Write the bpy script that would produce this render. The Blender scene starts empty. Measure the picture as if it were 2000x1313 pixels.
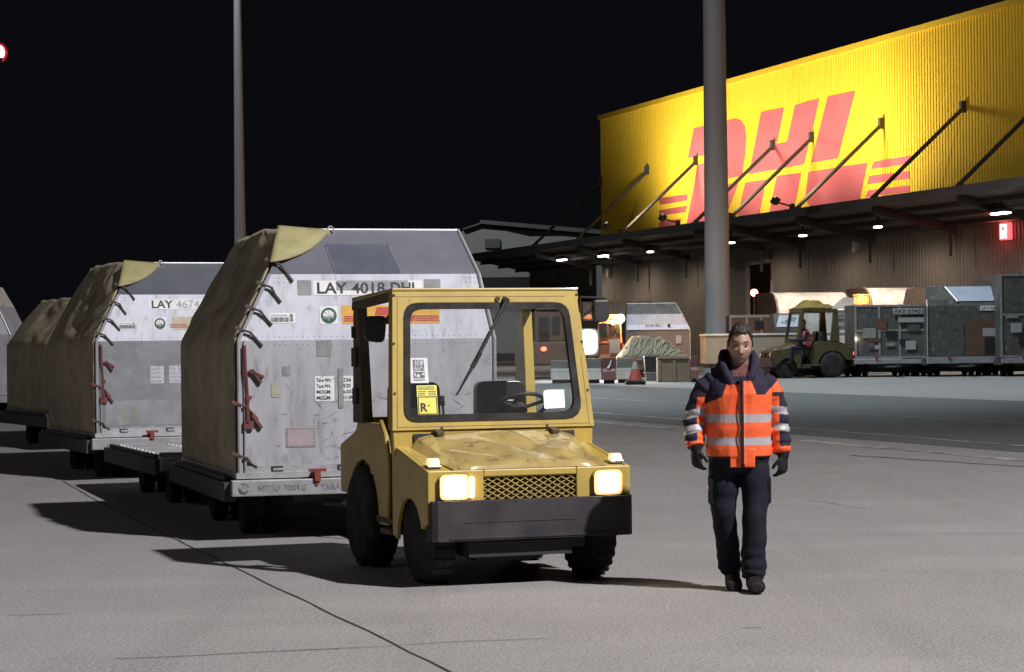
import bpy, bmesh, math, random
from mathutils import Vector, Matrix, noise
R = math.radians
random.seed(7)
scn = bpy.context.scene
COL = scn.collection

# ------------------------------------------------------------------ camera, sky, lights, exposure
F = 4416.0                                   # focal length in photograph pixels (2000 px wide)
CAMZ = 1.62
cam_d = bpy.data.cameras.new('camera'); cam_d.sensor_width = 36; cam_d.lens = 36*F/2000
cam_d.clip_start = 0.1; cam_d.clip_end = 2000
cam = bpy.data.objects.new('camera', cam_d); COL.objects.link(cam)
cam.matrix_world = (Matrix.Translation((0, 0, CAMZ)) @ Matrix.Rotation(R(90)+0.0044, 4, 'X')
                    @ Matrix.Rotation(-0.0115, 4, 'Z'))
scn.camera = cam
CM = cam.matrix_world.copy()

world = bpy.data.worlds.new('World'); scn.world = world; world.use_nodes = True
bg = world.node_tree.nodes['Background']
bg.inputs[0].default_value = (0.42, 0.42, 0.62, 1); bg.inputs[1].default_value = 0.0075

def lamp(name, kind, loc, power, color, target=None, size=60, blend=0.5, radius=0.3):
    d = bpy.data.lights.new(name, kind); d.energy = power; d.color = color
    if kind in ('SPOT', 'POINT'): d.shadow_soft_size = radius
    if kind == 'SPOT': d.spot_size = R(size); d.spot_blend = blend
    o = bpy.data.objects.new(name, d); COL.objects.link(o); o.location = loc
    if target is not None:
        o.rotation_euler = (Vector(target)-Vector(loc)).to_track_quat('-Z', 'Y').to_euler()
    return o
# one apron floodlight behind the camera on the right; the other spots are added
KEY = Vector((0.555, -0.475, 0.683)); KT = Vector((-1, 18, 0))
lamp('apron_floodlight', 'SPOT', KT+KEY*44, 118000, (1, 0.97, 0.965), KT+Vector((0.5, -1, 0)), 66, 0.9, 0.5)
lamp('far_apron_fill', 'SPOT', (0, 57, 27), 40000, (0.80, 0.93, 1), (4, 59, 0), 82, 0.8, 0.8)  # added cool far-apron spot, set clear of the mast to brighten slanted panels
lamp('mast_fill', 'SPOT', (-24, 22, 26), 17000, (0.97, 0.98, 1), (5, 76, 9), 32, 0.7, 0.6)  # added spot, brightens the thick mast and the canopy fascia
lamp('shadow_fill', 'SPOT', (-42, -12, 30), 7500, (1, 0.90, 0.88), (-2, 26, 0), 80, 0.6, 4.0)  # added soft fill, lifts the shadows and the curtain sides
scn.view_settings.view_transform = 'Standard'; scn.view_settings.look = 'None'
scn.view_settings.exposure = 0; scn.view_settings.gamma = 1
lamp('annex_fill', 'SPOT', (-8, 128, 20), 9500, (0.95, 1, 0.98), (-1, 152, 7), 60, 0.8, 0.5)  # added spot that only brightens the grey annex
scn.render.engine = 'CYCLES'
scn.cycles.sample_clamp_indirect = 3
scn.cycles.max_bounces = 6
scn.cycles.use_denoising = True
scn.cycles.use_adaptive_sampling = False
scn.cycles.caustics_reflective = False; scn.cycles.caustics_refractive = False

def zg(Y):                                    # the apron rises gently towards the warehouse
    if Y <= 24: return 0.0
    if Y >= 66: return 0.588
    return 0.014*(Y-24)
def ray(x, y):
    d = CM.to_3x3() @ Vector(((x-1000)/F, -(y-656.5)/F, -1)); return d
def P(x, y, Y):
    d = ray(x, y); return Vector((0, 0, CAMZ)) + d*(Y/d.y)
def G(x, y):
    Y = 20.0; d = ray(x, y)
    for _ in range(60):
        Y = 0.5*Y + 0.5*(zg(Y)-CAMZ)*d.y/d.z
    return Vector((d.x*Y/d.y, Y, zg(Y)))

# ------------------------------------------------------------------ helpers
def tag(o, label=None, cat=None, group=None, kind=None):
    if label: o['label'] = label
    if cat: o['category'] = cat
    if group: o['group'] = group
    if kind: o['kind'] = kind
    return o
def empty(name, loc=(0, 0, 0), rz=0, label=None, cat=None, group=None):
    o = bpy.data.objects.new(name, None); COL.objects.link(o)
    o.location = loc; o.rotation_euler = (0, 0, rz); o.empty_display_size = 0.2
    return tag(o, label, cat, group)
def copy_tree(o, parent=None):
    c = o.copy(); COL.objects.link(c); c.parent = parent
    for ch in list(o.children): copy_tree(ch, c)
    return c

class MB:
    def __init__(s): s.v = []; s.f = []; s.m = []; s.mi = 0
    def add(s, vs, fs, mi=None):
        n = len(s.v); s.v += [Vector(p) for p in vs]
        for f in fs: s.f.append([i+n for i in f]); s.m.append(s.mi if mi is None else mi)
        return s
    def box(s, x0, x1, y0, y1, z0, z1, mi=None):
        return s.add([(x0,y0,z0),(x1,y0,z0),(x1,y1,z0),(x0,y1,z0),(x0,y0,z1),(x1,y0,z1),(x1,y1,z1),(x0,y1,z1)],
              [(0,3,2,1),(4,5,6,7),(0,1,5,4),(1,2,6,5),(2,3,7,6),(3,0,4,7)], mi)
    def obox(s, c, size, rot=None, mi=None):
        m = Matrix.Translation(c) @ (rot.to_4x4() if rot else Matrix())
        a, b, d = (q/2 for q in size)
        vs = [m @ Vector((i*a, j*b, k*d)) for k in (-1, 1) for i, j in ((-1,-1),(1,-1),(1,1),(-1,1))]
        return s.add(vs, [(0,3,2,1),(4,5,6,7),(0,1,5,4),(1,2,6,5),(2,3,7,6),(3,0,4,7)], mi)
    def hexa(s, v, mi=None):                  # 8 corners: bottom ring then top ring
        return s.add(v, [(0,3,2,1),(4,5,6,7),(0,1,5,4),(1,2,6,5),(2,3,7,6),(3,0,4,7)], mi)
    def prism(s, poly, axis, a, b, mi=None):
        def q(p, t):
            if axis == 'x': return (t, p[0], p[1])
            if axis == 'y': return (p[0], t, p[1])
            return (p[0], p[1], t)
        n = len(poly)
        vs = [q(p, a) for p in poly]+[q(p, b) for p in poly]
        return s.add(vs, [tuple(range(n))[::-1], tuple(range(n, 2*n))]+[(i, (i+1) % n, n+(i+1) % n, n+i) for i in range(n)], mi)
    def loft(s, rings, cap=True, mi=None):
        n = len(rings[0]); vs = [p for r in rings for p in r]; fs = []
        for k in range(len(rings)-1):
            for i in range(n): fs.append((k*n+i, k*n+(i+1) % n, (k+1)*n+(i+1) % n, (k+1)*n+i))
        if cap: fs += [tuple(range(n))[::-1], tuple(range((len(rings)-1)*n, len(rings)*n))]
        return s.add(vs, fs, mi)
    def tube(s, pts, r, n=8, cap=True, mi=None):
        pts = [Vector(p) for p in pts]; rings = []
        rs = r if isinstance(r, (list, tuple)) else [r]*len(pts)
        up = None
        for i, p in enumerate(pts):
            t = (pts[min(i+1, len(pts)-1)]-pts[max(i-1, 0)]).normalized()
            if up is None: up = t.orthogonal().normalized()
            up = (up-t*up.dot(t)).normalized(); w = t.cross(up)
            rings.append([p+(up*math.cos(a)+w*math.sin(a))*rs[i] for a in (2*math.pi*k/n for k in range(n))])
        return s.loft(rings, cap, mi)
    def limb(s, pts, rad, n=16, mi=None):     # elliptical rings, first radius along world x
        pts = [Vector(p) for p in pts]; rings = []
        for i, p in enumerate(pts):
            t = (pts[min(i+1, len(pts)-1)]-pts[max(i-1, 0)]).normalized()
            ax = Vector((1, 0, 0)); ax = (ax-t*ax.dot(t)).normalized(); ay = t.cross(ax)
            rx, ry = rad[i]
            rings.append([p+ax*rx*math.cos(a)+ay*ry*math.sin(a) for a in (2*math.pi*k/n for k in range(n))])
        return s.loft(rings, True, mi)
    def ball(s, c, r, nu=12, nv=8, mi=None):
        r = r if isinstance(r, (tuple, list)) else (r, r, r); c = Vector(c); rings = []
        for j in range(1, nv):
            th = math.pi*j/nv
            rings.append([c+Vector((r[0]*math.sin(th)*math.cos(a), r[1]*math.sin(th)*math.sin(a), -r[2]*math.cos(th))) for a in (2*math.pi*k/nu for k in range(nu))])
        return s.loft(rings, True, mi)
    def lathe(s, prof, c, axis='x', n=28, mi=None):   # prof: (along, radius)
        c = Vector(c); rings = []
        for t, r in prof:
            ring = []
            for k in range(n):
                a = 2*math.pi*k/n; u, w = r*math.cos(a), r*math.sin(a)
                ring.append(c+(Vector((t, u, w)) if axis == 'x' else Vector((u, t, w)) if axis == 'y' else Vector((u, w, t))))
            rings.append(ring)
        return s.loft(rings, True, mi)
    def grid(s, fn, nu, nv, mi=None):         # fn(u, v) with u, v in 0..1
        vs = [fn(i/nu, j/nv) for j in range(nv+1) for i in range(nu+1)]
        fs = [(j*(nu+1)+i, j*(nu+1)+i+1, (j+1)*(nu+1)+i+1, (j+1)*(nu+1)+i) for j in range(nv) for i in range(nu)]
        return s.add(vs, fs, mi)
    def mesh(s, name):
        me = bpy.data.meshes.new(name); me.from_pydata([tuple(v) for v in s.v], [], s.f)
        me.polygons.foreach_set('material_index', s.m); me.update()
        return me
    def build(s, name, mats, parent=None, smooth=False, bevel=0, seg=2, fix=True):
        me = s.mesh(name)
        for m in (mats if isinstance(mats, (list, tuple)) else [mats]): me.materials.append(m)
        if fix:
            b = bmesh.new(); b.from_mesh(me); bmesh.ops.recalc_face_normals(b, faces=b.faces); b.to_mesh(me); b.free()
        o = bpy.data.objects.new(name, me); COL.objects.link(o); o.parent = parent
        if smooth is True: me.polygons.foreach_set('use_smooth', [True]*len(me.polygons))
        elif smooth: 
            me.polygons.foreach_set('use_smooth', [True]*len(me.polygons)); me.set_sharp_from_angle(angle=R(smooth))
        if bevel:
            md = o.modifiers.new('bevel', 'BEVEL'); md.width = bevel; md.segments = seg; md.limit_method = 'ANGLE'; md.angle_limit = R(40)
            md.harden_normals = False
        return o

def text_geo(body, size, bold=0.0, sx=1.0):   # flat lettering as (verts2d, faces, width)
    cu = bpy.data.curves.new('lettering', 'FONT'); cu.body = body; cu.size = size; cu.offset = bold*size; cu.resolution_u = 3
    ob = bpy.data.objects.new('lettering', cu); COL.objects.link(ob)
    me = bpy.data.meshes.new_from_object(ob)
    vs = [(v.co.x*sx, v.co.y) for v in me.vertices]; fs = [tuple(p.vertices) for p in me.polygons]
    bpy.data.objects.remove(ob); bpy.data.curves.remove(cu); bpy.data.meshes.remove(me)
    w = max([v[0] for v in vs] or [0])
    return vs, fs, w
def put_text(mb, body, fn, x, z, size, bold=0.0, width=None, mi=None, sx=1.0):   # fn(x, z) -> 3d point
    vs, fs, w = text_geo(body, size, bold, sx)
    k = width/w if width and w else 1.0
    mb.add([fn(x+v[0]*k, z+v[1]) for v in vs], fs, mi)
    return w*k

# ------------------------------------------------------------------ materials
def mat(name, c, r=0.5, m=0.0, c2=None, sc=3.0, lo=0.4, hi=0.65, bump=0.0, bsc=30.0, em=None, es=0.0, coat=0.0, spec=0.5,
        stretch=None, det=6.0, c3=None, sc3=20.0, lo3=0.62, hi3=0.72, rv=0.0):
    mt = bpy.data.materials.new(name); mt.use_nodes = True
    nt = mt.node_tree; b = nt.nodes['Principled BSDF']; L = nt.links.new
    b.inputs['Base Color'].default_value = (*c, 1); b.inputs['Roughness'].default_value = r; b.inputs['Metallic'].default_value = m
    b.inputs['Coat Weight'].default_value = coat; b.inputs['Specular IOR Level'].default_value = spec
    if em: b.inputs['Emission Color'].default_value = (*em, 1); b.inputs['Emission Strength'].default_value = es
    if c2 or c3 or bump or rv:
        tc = nt.nodes.new('ShaderNodeTexCoord'); co = tc.outputs['Object']
        if stretch:
            mp = nt.nodes.new('ShaderNodeMapping'); mp.inputs['Scale'].default_value = stretch; L(co, mp.inputs[0]); co = mp.outputs[0]
    col = None
    def noisy(sc_, lo_, hi_):
        n = nt.nodes.new('ShaderNodeTexNoise'); n.inputs['Scale'].default_value = sc_; n.inputs['Detail'].default_value = det
        n.inputs['Roughness'].default_value = 0.62; L(co, n.inputs['Vector'])
        cr = nt.nodes.new('ShaderNodeMapRange'); cr.inputs[1].default_value = lo_; cr.inputs[2].default_value = hi_; L(n.outputs[0], cr.inputs[0])
        return cr.outputs[0]
    if c2:
        mx = nt.nodes.new('ShaderNodeMix'); mx.data_type = 'RGBA'; f1 = noisy(sc, lo, hi); L(f1, mx.inputs[0])
        mx.inputs[6].default_value = (*c, 1); mx.inputs[7].default_value = (*c2, 1); col = mx.outputs[2]
        if rv:
            ma = nt.nodes.new('ShaderNodeMath'); ma.operation = 'MULTIPLY_ADD'; ma.inputs[1].default_value = rv; ma.inputs[2].default_value = r
            L(f1, ma.inputs[0]); L(ma.outputs[0], b.inputs['Roughness'])
    if c3:
        mx = nt.nodes.new('ShaderNodeMix'); mx.data_type = 'RGBA'; L(noisy(sc3, lo3, hi3), mx.inputs[0])
        if col: L(col, mx.inputs[6])
        else: mx.inputs[6].default_value = (*c, 1)
        mx.inputs[7].default_value = (*c3, 1); col = mx.outputs[2]
    if col: L(col, b.inputs['Base Color'])
    if bump:
        n = nt.nodes.new('ShaderNodeTexNoise'); n.inputs['Scale'].default_value = bsc; n.inputs['Detail'].default_value = 5; L(co, n.inputs['Vector'])
        bp = nt.nodes.new('ShaderNodeBump'); bp.inputs['Strength'].default_value = bump; bp.inputs['Distance'].default_value = 0.02
        L(n.outputs[0], bp.inputs['Height']); L(bp.outputs[0], b.inputs['Normal'])
    return mt
def emis(name, c, s):
    mt = bpy.data.materials.new(name); mt.use_nodes = True; nt = mt.node_tree
    b = nt.nodes['Principled BSDF']; b.inputs['Base Color'].default_value = (*c, 1)
    b.inputs['Emission Color'].default_value = (*c, 1); b.inputs['Emission Strength'].default_value = s
    return mt
def glassy(name, tint=(0.93, 0.96, 0.95), refl=0.07):
    mt = bpy.data.materials.new(name); mt.use_nodes = True; nt = mt.node_tree
    out = nt.nodes['Material Output']; nt.nodes.remove(nt.nodes['Principled BSDF'])
    t = nt.nodes.new('ShaderNodeBsdfTransparent'); t.inputs[0].default_value = (*tint, 1)
    g = nt.nodes.new('ShaderNodeBsdfGlossy'); g.inputs['Roughness'].default_value = 0.04
    d = nt.nodes.new('ShaderNodeBsdfDiffuse'); d.inputs[0].default_value = (0.5, 0.5, 0.48, 1)
    a = nt.nodes.new('ShaderNodeMixShader'); a.inputs[0].default_value = refl
    c = nt.nodes.new('ShaderNodeMixShader'); c.inputs[0].default_value = 0.035
    nt.links.new(t.outputs[0], a.inputs[1]); nt.links.new(g.outputs[0], a.inputs[2])
    nt.links.new(a.outputs[0], c.inputs[1]); nt.links.new(d.outputs[0], c.inputs[2]); nt.links.new(c.outputs[0], out.inputs[0])
    return mt

def ground_mat(name, c, c2, spk, dark, crack=True):
    mt = bpy.data.materials.new(name); mt.use_nodes = True; nt = mt.node_tree; L = nt.links.new
    b = nt.nodes['Principled BSDF']; b.inputs['Roughness'].default_value = 0.85; b.inputs['Specular IOR Level'].default_value = 0.25
    tc = nt.nodes.new('ShaderNodeTexCoord'); co = tc.outputs['Object']
    def nz(scale, det=6, rough=0.6, st=None):
        v = co
        if st:
            mp = nt.nodes.new('ShaderNodeMapping'); mp.inputs['Scale'].default_value = st; mp.inputs['Rotation'].default_value = (0, 0, R(17)); L(co, mp.inputs[0]); v = mp.outputs[0]
        n = nt.nodes.new('ShaderNodeTexNoise'); n.inputs['Scale'].default_value = scale; n.inputs['Detail'].default_value = det
        n.inputs['Roughness'].default_value = rough; L(v, n.inputs['Vector']); return n.outputs[0]
    def rng(x, a, b_, c_=0., d_=1.):
        m = nt.nodes.new('ShaderNodeMapRange'); m.inputs[1].default_value = a; m.inputs[2].default_value = b_
        m.inputs[3].default_value = c_; m.inputs[4].default_value = d_; L(x, m.inputs[0]); return m.outputs[0]
    def mix(f, A, B):
        m = nt.nodes.new('ShaderNodeMix'); m.data_type = 'RGBA'; L(f, m.inputs[0])
        if isinstance(A, tuple): m.inputs[6].default_value = (*A, 1)
        else: L(A, m.inputs[6])
        if isinstance(B, tuple): m.inputs[7].default_value = (*B, 1)
        else: L(B, m.inputs[7])
        return m.outputs[2]
    col = mix(rng(nz(0.35, 5), 0.35, 0.65), c, c2)
    col = mix(rng(nz(0.9, 7, 0.7, (1, 0.25, 1)), 0.48, 0.75, 0, 0.35), col, dark)
    col = mix(rng(nz(1.2, 6, 0.65, (1, 0.05, 1)), 0.52, 0.72, 0, 0.42), col, dark)
    col = mix(rng(nz(0.5, 4, 0.5, (0.6, 1, 1)), 0.55, 0.62, 0, 0.16), col, spk)
    col = mix(rng(nz(3.5, 8, 0.75), 0.56, 0.75, 0, 0.45), col, dark)
    col = mix(rng(nz(38, 4, 0.8), 0.45, 0.66, 0, 0.85), col, spk)
    col = mix(rng(nz(70, 3, 0.7), 0.40, 0.60, 0, 0.72), col, dark)
    if crack:
        vo = nt.nodes.new('ShaderNodeTexVoronoi'); vo.feature = 'DISTANCE_TO_EDGE'; vo.inputs['Scale'].default_value = 0.16
        n = nt.nodes.new('ShaderNodeTexNoise'); n.inputs['Scale'].default_value = 1.3; n.inputs['Detail'].default_value = 6; L(co, n.inputs['Vector'])
        ad = nt.nodes.new('ShaderNodeVectorMath'); ad.operation = 'MULTIPLY_ADD'; ad.inputs[1].default_value = (0.9, 0.9, 0)
        L(n.outputs[1], ad.inputs[0]); L(co, ad.inputs[2]); L(ad.outputs[0], vo.inputs['Vector'])
        line = rng(vo.outputs['Distance'], 0.0, 0.0028, 1, 0)
        gate = rng(nz(0.5, 3), 0.5, 0.6)
        mu = nt.nodes.new('ShaderNodeMath'); mu.operation = 'MULTIPLY'; L(line, mu.inputs[0]); L(gate, mu.inputs[1])
        col = mix(mu.outputs[0], col, (0.05, 0.045, 0.04))
    L(col, b.inputs['Base Color'])
    bp = nt.nodes.new('ShaderNodeBump'); bp.inputs['Strength'].default_value = 0.35; bp.inputs['Distance'].default_value = 0.01
    L(nz(60, 4, 0.7), bp.inputs['Height']); L(bp.outputs[0], b.inputs['Normal'])
    return mt

M = {}
M['concrete'] = ground_mat('concrete', (0.295, 0.284, 0.281), (0.245, 0.236, 0.234), (0.52, 0.50, 0.495), (0.125, 0.12, 0.119), False)
M['asphalt'] = ground_mat('asphalt', (0.108, 0.118, 0.125), (0.13, 0.14, 0.145), (0.18, 0.185, 0.19), (0.07, 0.076, 0.082), False)
M['joint'] = mat('joint_filler', (0.035, 0.032, 0.03), 0.9)
M['line'] = mat('worn_paint', (0.42, 0.42, 0.42), 0.8, c2=(0.16, 0.16, 0.165), sc=2.5, lo=0.42, hi=0.6)
M['tugyellow'] = mat('yellow_paint', (0.47, 0.335, 0.07), 0.42, c2=(0.38, 0.27, 0.07), sc=4, coat=0.2, c3=(0.17, 0.115, 0.05), sc3=9, lo3=0.60, hi3=0.80, bump=0.05, bsc=6)
M['bonnet'] = mat('dull_yellow_paint', (0.42, 0.315, 0.115), 0.26, c2=(0.33, 0.245, 0.09), sc=5, coat=0.5, c3=(0.13, 0.09, 0.045), sc3=10, lo3=0.58, hi3=0.72, bump=0.06, bsc=5)
M['brown'] = mat('dark_brown_panel', (0.10, 0.075, 0.04), 0.6, c2=(0.06, 0.05, 0.035), sc=5)  # mottled dark brown; the left rear pillar has it, the right one not
M['black'] = mat('black_plastic', (0.022, 0.022, 0.025), 0.5, c2=(0.035, 0.033, 0.033), sc=8)
M['rubber'] = mat('rubber', (0.018, 0.017, 0.017), 0.8, spec=0.2, c2=(0.045, 0.042, 0.04), sc=6, bump=0.2, bsc=25)
M['bumper'] = mat('bumper_paint', (0.028, 0.025, 0.031), 0.65, spec=0.25, c2=(0.055, 0.048, 0.05), sc=4, c3=(0.10, 0.09, 0.09), sc3=14, lo3=0.66, hi3=0.8)
M['chassis'] = mat('chassis_steel', (0.02, 0.019, 0.019), 0.7)
M['vinyl'] = mat('black_vinyl', (0.02, 0.02, 0.023), 0.32)
M['glass'] = glassy('windscreen_glass')
M['lensw'] = emis('headlight_lens', (1, 0.86, 0.62), 60)
M['headglow'] = emis('headlight_glow', (1, 0.52, 0.18), 0.9)  # outer step of the headlight's glow, put in as an emissive colour
M['headglow2'] = emis('headlight_inner_glow', (1, 0.74, 0.36), 3.0)  # inner, brighter step of the same painted glow
M['workglow'] = emis('work_lamp_glow', (1, 0.95, 0.88), 0.75)  # glare around the work lamp, put in as a dim emissive colour
M['lensw2'] = emis('headlight_side_lens', (1, 0.72, 0.42), 5)
M['marker'] = emis('marker_lens', (1, 0.62, 0.34), 1.1)
M['chrome'] = mat('chrome_rim', (0.6, 0.58, 0.55), 0.25, 0.9)
M['white'] = mat('white_sticker', (0.70, 0.70, 0.72), 0.6, c2=(0.6, 0.6, 0.62), sc=9)
M['whitepaper'] = mat('white_paper', (0.86, 0.86, 0.92), 0.6)
M['ystick'] = mat('yellow_sticker', (0.78, 0.72, 0.16), 0.5, c2=(0.70, 0.63, 0.12), sc=9)
M['ink'] = mat('black_ink', (0.015, 0.015, 0.02), 0.6)
M['inkfade'] = mat('faded_ink', (0.30, 0.30, 0.33), 0.6, c2=(0.42, 0.42, 0.45), sc=30)
M['inkgrey'] = mat('worn_ink', (0.10, 0.10, 0.12), 0.6, c2=(0.30, 0.30, 0.33), sc=40, lo=0.5, hi=0.6)
M['green'] = mat('dark_green_print', (0.02, 0.075, 0.05), 0.6)
M['alu'] = mat('aluminium_sheet', (0.39, 0.39, 0.43), 0.5, 0.15, c2=(0.27, 0.27, 0.30), sc=2.8, stretch=(1.6, 1, 0.5), c3=(0.17, 0.16, 0.16), sc3=8, lo3=0.54, hi3=0.78, bump=0.10, bsc=3.5, rv=0.15)
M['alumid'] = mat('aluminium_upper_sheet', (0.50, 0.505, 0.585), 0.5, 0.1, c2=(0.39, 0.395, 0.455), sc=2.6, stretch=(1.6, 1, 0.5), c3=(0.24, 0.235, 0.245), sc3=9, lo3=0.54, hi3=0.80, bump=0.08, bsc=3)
M['alutop'] = mat('sky_dark_roof_panel', (0.105, 0.11, 0.14), 0.55, 0.1, c2=(0.13, 0.135, 0.165), sc=1.6, c3=(0.11, 0.11, 0.125), sc3=6, lo3=0.58, hi3=0.75)  # reflected dark sky put into the colour of the leaning panel
M['alutop2'] = mat('sky_dark_blue_roof_panel', (0.085, 0.092, 0.115), 0.55, 0.1, c2=(0.11, 0.115, 0.14), sc=1.6)  # same dark sky reflection in the colour, bluer
M['alucrink'] = mat('foil_covered_sheet', (0.40, 0.41, 0.45), 0.30, 0.55, c2=(0.30, 0.31, 0.34), sc=2.5, c3=(0.5, 0.5, 0.53), sc3=6, lo3=0.58, hi3=0.75, bump=0.5, bsc=4)
M['patch'] = mat('dark_blue_patch', (0.055, 0.062, 0.095), 0.6, c2=(0.075, 0.08, 0.11), sc=4)
M['tape'] = mat('grey_tape', (0.19, 0.19, 0.19), 0.6, c2=(0.26, 0.26, 0.26), sc=12)
M['tape2'] = mat('light_grey_patch', (0.30, 0.285, 0.295), 0.6, c2=(0.36, 0.345, 0.35), sc=14)
M['pinkp'] = mat('riveted_repair_plate', (0.33, 0.29, 0.31), 0.5, 0.2, c2=(0.40, 0.32, 0.34), sc=9)
M['rail'] = mat('aluminium_rail', (0.50, 0.50, 0.53), 0.45, 0.6, c2=(0.4, 0.4, 0.42), sc=9)
M['tarpshade'] = mat('shaded_tarpaulin', (0.05, 0.038, 0.022), 0.8, c2=(0.03, 0.024, 0.016), sc=2)  # tarpaulin colour darkened as shade for the third container's front
M['tarp'] = mat('brown_tarpaulin', (0.36, 0.32, 0.22), 0.8, c2=(0.26, 0.228, 0.16), sc=3.4, stretch=(1, 1, 0.55), c3=(0.13, 0.112, 0.088), sc3=4.5, lo3=0.52, hi3=0.76, bump=0.45, bsc=9)
M['flap'] = mat('yellow_tarpaulin', (0.28, 0.255, 0.115), 0.65, c2=(0.23, 0.20, 0.10), sc=5, bump=0.3, bsc=6)
M['strap'] = mat('brown_strap', (0.055, 0.045, 0.04), 0.7, c2=(0.09, 0.06, 0.05), sc=20)
M['redstrap'] = mat('red_strap', (0.16, 0.035, 0.032), 0.7, c2=(0.08, 0.03, 0.03), sc=18)
M['dolly'] = mat('grey_dolly_steel', (0.33, 0.33, 0.355), 0.55, 0.2, c2=(0.24, 0.235, 0.245), sc=5, c3=(0.11, 0.10, 0.10), sc3=9, lo3=0.62, hi3=0.8)
M['dollydark'] = mat('dark_dolly_steel', (0.035, 0.032, 0.032), 0.7, c2=(0.055, 0.048, 0.045), sc=5)
M['redpaint'] = mat('red_paint', (0.20, 0.035, 0.03), 0.5)
M['dyellow'] = mat('label_orange_yellow', (0.62, 0.33, 0.045), 0.55, c2=(0.52, 0.27, 0.04), sc=12)
M['dred'] = mat('label_red', (0.42, 0.04, 0.035), 0.55)
M['dredfade'] = mat('faded_label_red', (0.40, 0.11, 0.09), 0.6, c2=(0.40, 0.25, 0.22), sc=25, lo=0.5, hi=0.6)
M['dyellfade'] = mat('faded_label_yellow', (0.42, 0.36, 0.24), 0.6, c2=(0.46, 0.42, 0.36), sc=9)
M['wyellow'] = mat('yellow_cladding', (0.80, 0.53, 0.03), 0.7, c2=(0.77, 0.505, 0.03), spec=0.2, sc=0.25)
M['wyellow2'] = mat('yellow_trim', (0.60, 0.38, 0.02), 0.5)
M['wred'] = mat('red_logo_paint', (0.50, 0.115, 0.115), 0.8, c2=(0.46, 0.10, 0.105), spec=0.15, sc=0.5)
M['wgrey'] = mat('brown_grey_cladding', (0.155, 0.136, 0.120), 0.6, c2=(0.118, 0.105, 0.095), sc=0.35)
M['fascia'] = mat('canopy_fascia', (0.105, 0.105, 0.115), 0.6, c2=(0.085, 0.085, 0.09), sc=0.6)
M['soffit'] = mat('canopy_soffit', (0.07, 0.062, 0.058), 0.6, c2=(0.10, 0.09, 0.085), sc=0.5)
M['steel'] = mat('dark_steel', (0.03, 0.028, 0.028), 0.6)
M['strut'] = mat('strut_steel', (0.075, 0.065, 0.055), 0.6)
M['annex'] = mat('grey_render', (0.30, 0.305, 0.30), 0.8, c2=(0.26, 0.265, 0.265), sc=0.2)
M['annexdark'] = mat('dark_window_band', (0.02, 0.022, 0.03), 0.4)
M['mast'] = mat('galvanised_mast', (0.40, 0.41, 0.43), 0.6, 0.0, c2=(0.34, 0.345, 0.36), sc=0.6, stretch=(3, 3, 0.3))
M['lampw'] = emis('white_lamp', (1, 0.95, 0.88), 14)
M['lampred'] = emis('red_lamp', (1, 0.28, 0.24), 10)
M['signred'] = emis('red_sign_light', (1, 0.10, 0.11), 2.2)
M['signwhite'] = emis('lit_digit', (1, 0.82, 0.82), 4)
M['bulbred'] = emis('obstruction_bulb', (1, 0.72, 0.74), 6)
M['amber'] = emis('amber_beacon', (1, 0.55, 0.16), 60)
M['work'] = emis('work_light', (1, 0.98, 0.94), 30)
M['tail'] = emis('tail_light', (1, 0.10, 0.06), 6)
M['orangep'] = mat('orange_vehicle_paint', (0.46, 0.20, 0.12), 0.5, c2=(0.38, 0.17, 0.11), sc=3)
M['darkglass'] = mat('dark_glass', (0.03, 0.03, 0.03), 0.1)
M['net'] = mat('folded_netting', (0.20, 0.185, 0.12), 0.9, c2=(0.13, 0.12, 0.08), sc=4, c3=(0.33, 0.29, 0.23), sc3=9, lo3=0.52, hi3=0.66, bump=0.6, bsc=14)
M['wood'] = mat('tan_board', (0.24, 0.185, 0.12), 0.75, c2=(0.18, 0.14, 0.095), sc=3)
M['barrierw'] = mat('white_plastic', (0.38, 0.37, 0.355), 0.6, c2=(0.30, 0.29, 0.28), sc=2)
M['barrierg'] = mat('grey_plastic', (0.19, 0.185, 0.17), 0.6, c2=(0.14, 0.135, 0.13), sc=2)
M['barrierr'] = mat('dull_red_plastic', (0.15, 0.06, 0.05), 0.6, c2=(0.11, 0.048, 0.042), sc=2)
M['conered'] = mat('cone_red', (0.36, 0.07, 0.06), 0.6)
M['beige'] = mat('beige_panel', (0.30, 0.255, 0.19), 0.6, c2=(0.25, 0.21, 0.16), sc=1.5)
M['boxdark'] = mat('shaded_dirty_panel', (0.10, 0.098, 0.092), 0.6, 0.2, c2=(0.06, 0.058, 0.055), sc=2.8, c3=(0.19, 0.183, 0.172), sc3=6, lo3=0.54, hi3=0.72)  # backlit shade put into the dark base, over random dirty mottling
M['boxbrown'] = mat('brown_container_side', (0.13, 0.065, 0.04), 0.6, c2=(0.09, 0.05, 0.035), sc=3)
M['boxwhite'] = mat('white_container_panel', (0.78, 0.74, 0.69), 0.5, c2=(0.54, 0.5, 0.46), sc=2)
M['bluewhite'] = mat('blue_white_panel', (0.46, 0.50, 0.60), 0.5, 0.15, c2=(0.38, 0.42, 0.5), sc=3)
M['ytarp'] = mat('mustard_tarpaulin', (0.34, 0.26, 0.07), 0.8, c2=(0.24, 0.19, 0.06), sc=5)
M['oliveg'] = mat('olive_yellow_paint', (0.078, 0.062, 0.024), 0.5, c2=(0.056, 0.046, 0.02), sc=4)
M['skin'] = mat('skin', (0.34, 0.205, 0.15), 0.5, c2=(0.30, 0.175, 0.13), sc=25)
M['lips'] = mat('lips', (0.26, 0.12, 0.10), 0.5)
M['stubble'] = mat('stubble_skin', (0.275, 0.17, 0.13), 0.55, c2=(0.235, 0.145, 0.115), sc=60)
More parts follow.
